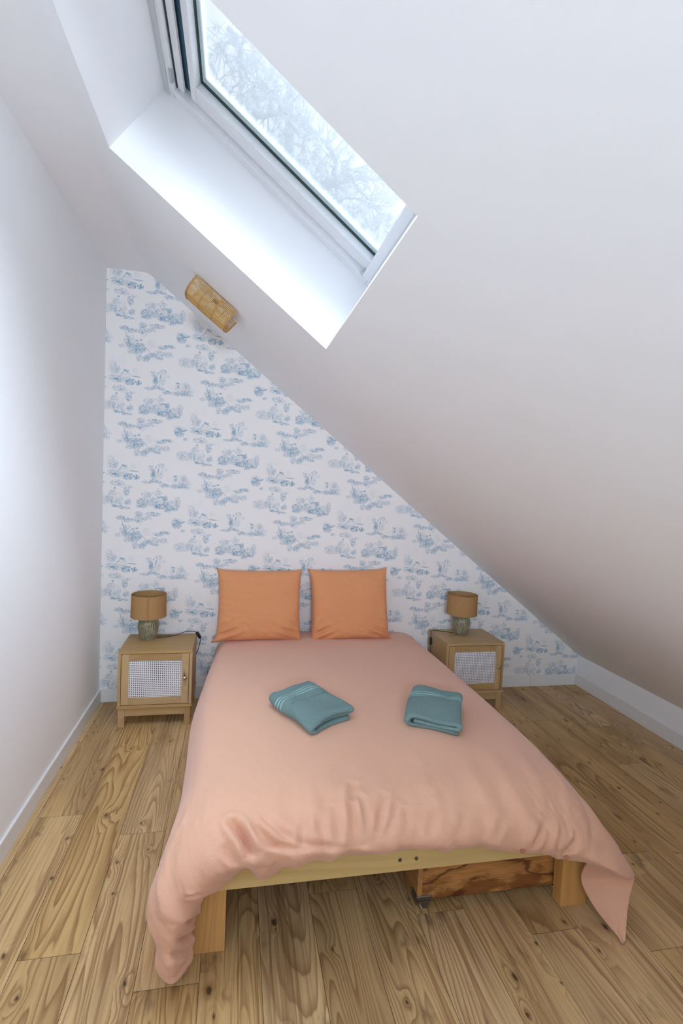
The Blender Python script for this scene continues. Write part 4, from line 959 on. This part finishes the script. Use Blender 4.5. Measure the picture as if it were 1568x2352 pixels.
# ------------------------------------------------------------------ pine trees outside the roof window
def pine(name, base, top, branches, tufts, label, seed):
    rng = random.Random(seed)
    r = empty(name, base); o = Vector(base)
    k = 10; pts = [Vector(base).lerp(Vector(top), i/k)+Vector((0.12*math.sin(i*1.3+seed), 0.1*math.cos(i*0.9), 0))-o for i in range(k+1)]
    obj('trunk', tube(bmesh.new(), pts, [0.20-0.16*i/k for i in range(k+1)], 10), BARK, r, smooth=True)
    for bp, rad in branches:
        q = [Vector(p)-o for p in bp]; q = [Vector(p) for p in smooth_path(q, 5)]
        q = [p+Vector((rng.uniform(-.02, .02), rng.uniform(-.02, .02), rng.uniform(-.02, .02))) for p in q]
        bm = tube(bmesh.new(), q, [rad*(1-0.75*i/len(q)) for i in range(len(q))], 6)
        for i in range(2, len(q)):                       # side twigs
            for _ in range(2):
                d = (q[i]-q[i-1]).normalized(); s_ = Vector((rng.gauss(0,1), rng.gauss(0,1), rng.gauss(0,1))).normalized()
                a = q[i]; b_ = a+(d*0.4+s_)*rng.uniform(0.10, 0.30); c = b_+(d*0.6+s_*0.6+Vector((0,0,rng.uniform(-.5,.5))))*rng.uniform(0.1, 0.25)
                tube(bm, [a, b_, c], [rad*0.22, rad*0.16, rad*0.08], 4)
        obj('branch', bm, BARK, r, smooth=True)
    V, F = [], []
    for (c, rad, n) in tufts:
        c = Vector(c)-o
        for _ in range(n):
            t = c+Vector((rng.gauss(0, rad*.5), rng.gauss(0, rad*.5), rng.gauss(0, rad*.5)))
            ax = Vector((rng.gauss(0,1), rng.gauss(0,1), rng.gauss(0.4,1))).normalized()
            for _ in range(22):
                d = (ax*0.9+Vector((rng.gauss(0,1), rng.gauss(0,1), rng.gauss(0,1)))*0.6).normalized(); L = rng.uniform(0.10, 0.17)
                s_ = d.cross(Vector((rng.gauss(0,1), rng.gauss(0,1), rng.gauss(0,1)))).normalized()*0.0035; b0 = len(V)
                V += [t+s_, t-s_, t+d*L]; F.append((b0, b0+1, b0+2))
    n = pyobj('needles', V, F, NEEDLE, r); n['kind'] = 'stuff'
    return tag(r, label, 'tree')
BR=[
( [(1.38, 3.86, 5.19), (1.65, 3.94, 5.54), (2.05, 4.04, 5.79), (2.31, 4.15, 6.01), (2.88, 4.16, 6.28)] , 0.1 ),
( [(1.55, 3.97, 5.6), (2.06, 4.09, 5.78), (2.48, 4.19, 5.99), (2.9, 4.33, 6.08), (3.25, 4.47, 6.19)] , 0.06 ),
( [(1.6, 3.46, 5.27), (1.93, 3.67, 5.33), (2.34, 3.82, 5.45), (2.75, 3.99, 5.5)] , 0.03 ),
( [(0.77, 1.62, 5.59), (0.74, 1.91, 5.63), (0.73, 2.18, 5.69), (0.73, 2.46, 5.73), (0.75, 2.71, 5.8), (0.7, 3.03, 5.78)] , 0.022 ),
( [(0.74, 1.93, 5.52), (0.84, 2.18, 5.61), (0.96, 2.41, 5.71), (1.1, 2.63, 5.83)] , 0.018 ),
( [(0.64, 1.47, 5.47), (0.7, 1.67, 5.61), (0.58, 1.94, 5.67), (0.5, 2.17, 5.78)] , 0.03 ),
( [(0.88, 2.96, 5.8), (1.02, 3.17, 5.92), (1.23, 3.32, 6.13), (1.44, 3.42, 6.41), (1.55, 3.54, 6.65)] , 0.05 ),
( [(1.19, 2.74, 5.74), (1.13, 2.87, 6.0), (0.99, 3.05, 6.2), (0.83, 3.12, 6.52), (0.88, 3.27, 6.73)] , 0.022 ),
( [(1.43, 3.16, 5.8), (1.3, 3.3, 6.07), (1.31, 3.4, 6.37), (1.26, 3.51, 6.64)] , 0.03 ),
( [(1.99, 3.68, 5.61), (2.06, 3.81, 5.87), (1.98, 3.96, 6.13), (1.75, 4.09, 6.44), (1.52, 4.24, 6.72)] , 0.05 ),
( [(2.17, 3.44, 5.57), (2.35, 3.72, 5.53), (2.57, 3.96, 5.54), (2.84, 4.23, 5.43)] , 0.03 ),
( [(0.75, 1.84, 5.3), (0.65, 2.08, 5.39), (0.57, 2.35, 5.43)] , 0.014 ),
]
TU=[ ((0.57, 1.59, 5.3), 0.3, 10),((0.64, 1.78, 5.39), 0.28, 9),((0.53, 1.84, 5.29), 0.35, 12),((0.59, 1.56, 5.51), 0.25, 7),((0.75, 1.93, 5.35), 0.16, 5),((0.87, 2.33, 5.65), 0.3, 10),((0.93, 2.36, 5.95), 0.3, 10),((1.04, 2.48, 5.95), 0.35, 12),((1.17, 2.75, 6.08), 0.35, 11),((0.91, 2.77, 5.71), 0.35, 14),((0.84, 2.92, 5.67), 0.3, 12),((0.94, 3.05, 5.65), 0.35, 14),((1.32, 2.98, 6.09), 0.4, 14),((1.44, 3.18, 6.14), 0.45, 18),((1.54, 3.31, 6.12), 0.45, 18),((1.72, 3.43, 6.09), 0.45, 18),((1.61, 3.51, 5.98), 0.5, 20),((1.38, 3.34, 5.9), 0.4, 12),((1.17, 3.26, 5.68), 0.4, 14),((1.32, 3.37, 5.67), 0.5, 20),((1.51, 3.48, 5.66), 0.5, 20),((1.7, 3.58, 5.86), 0.5, 20),((1.87, 3.65, 6.08), 0.45, 18),((1.98, 3.72, 5.95), 0.5, 18),((1.87, 3.71, 5.79), 0.4, 12),((2.15, 3.8, 5.96), 0.45, 14),((1.63, 3.52, 5.57), 0.4, 12),((1.49, 3.56, 5.53), 0.4, 12),((2.29, 3.85, 5.84), 0.35, 8),((2.47, 3.87, 5.93), 0.4, 10),((1.96, 3.44, 5.22), 0.3, 7),((2.16, 3.47, 5.1), 0.35, 12),((2.35, 3.58, 5.02), 0.4, 16),((2.55, 3.63, 5.06), 0.4, 16),((2.48, 3.7, 4.95), 0.4, 16),((2.62, 3.71, 4.86), 0.4, 14),((2.74, 3.73, 4.99), 0.4, 14),((2.67, 3.67, 5.37), 0.3, 7),((2.61, 3.79, 5.61), 0.3, 6),((2.87, 3.76, 5.54), 0.25, 5),((2.08, 3.45, 5.17), 0.3, 8),((2.27, 3.45, 5.09), 0.3, 10),((2.08, 3.52, 5.03), 0.35, 12),((2.82, 3.76, 5.13), 0.35, 10) ]
pine('pine_tree', (0.5, 4.6, -2.8), (1.6, 4.2, 8.2), BR, TU, 'bare-branched pine tree with pale needle tufts outside the roof window', 5)
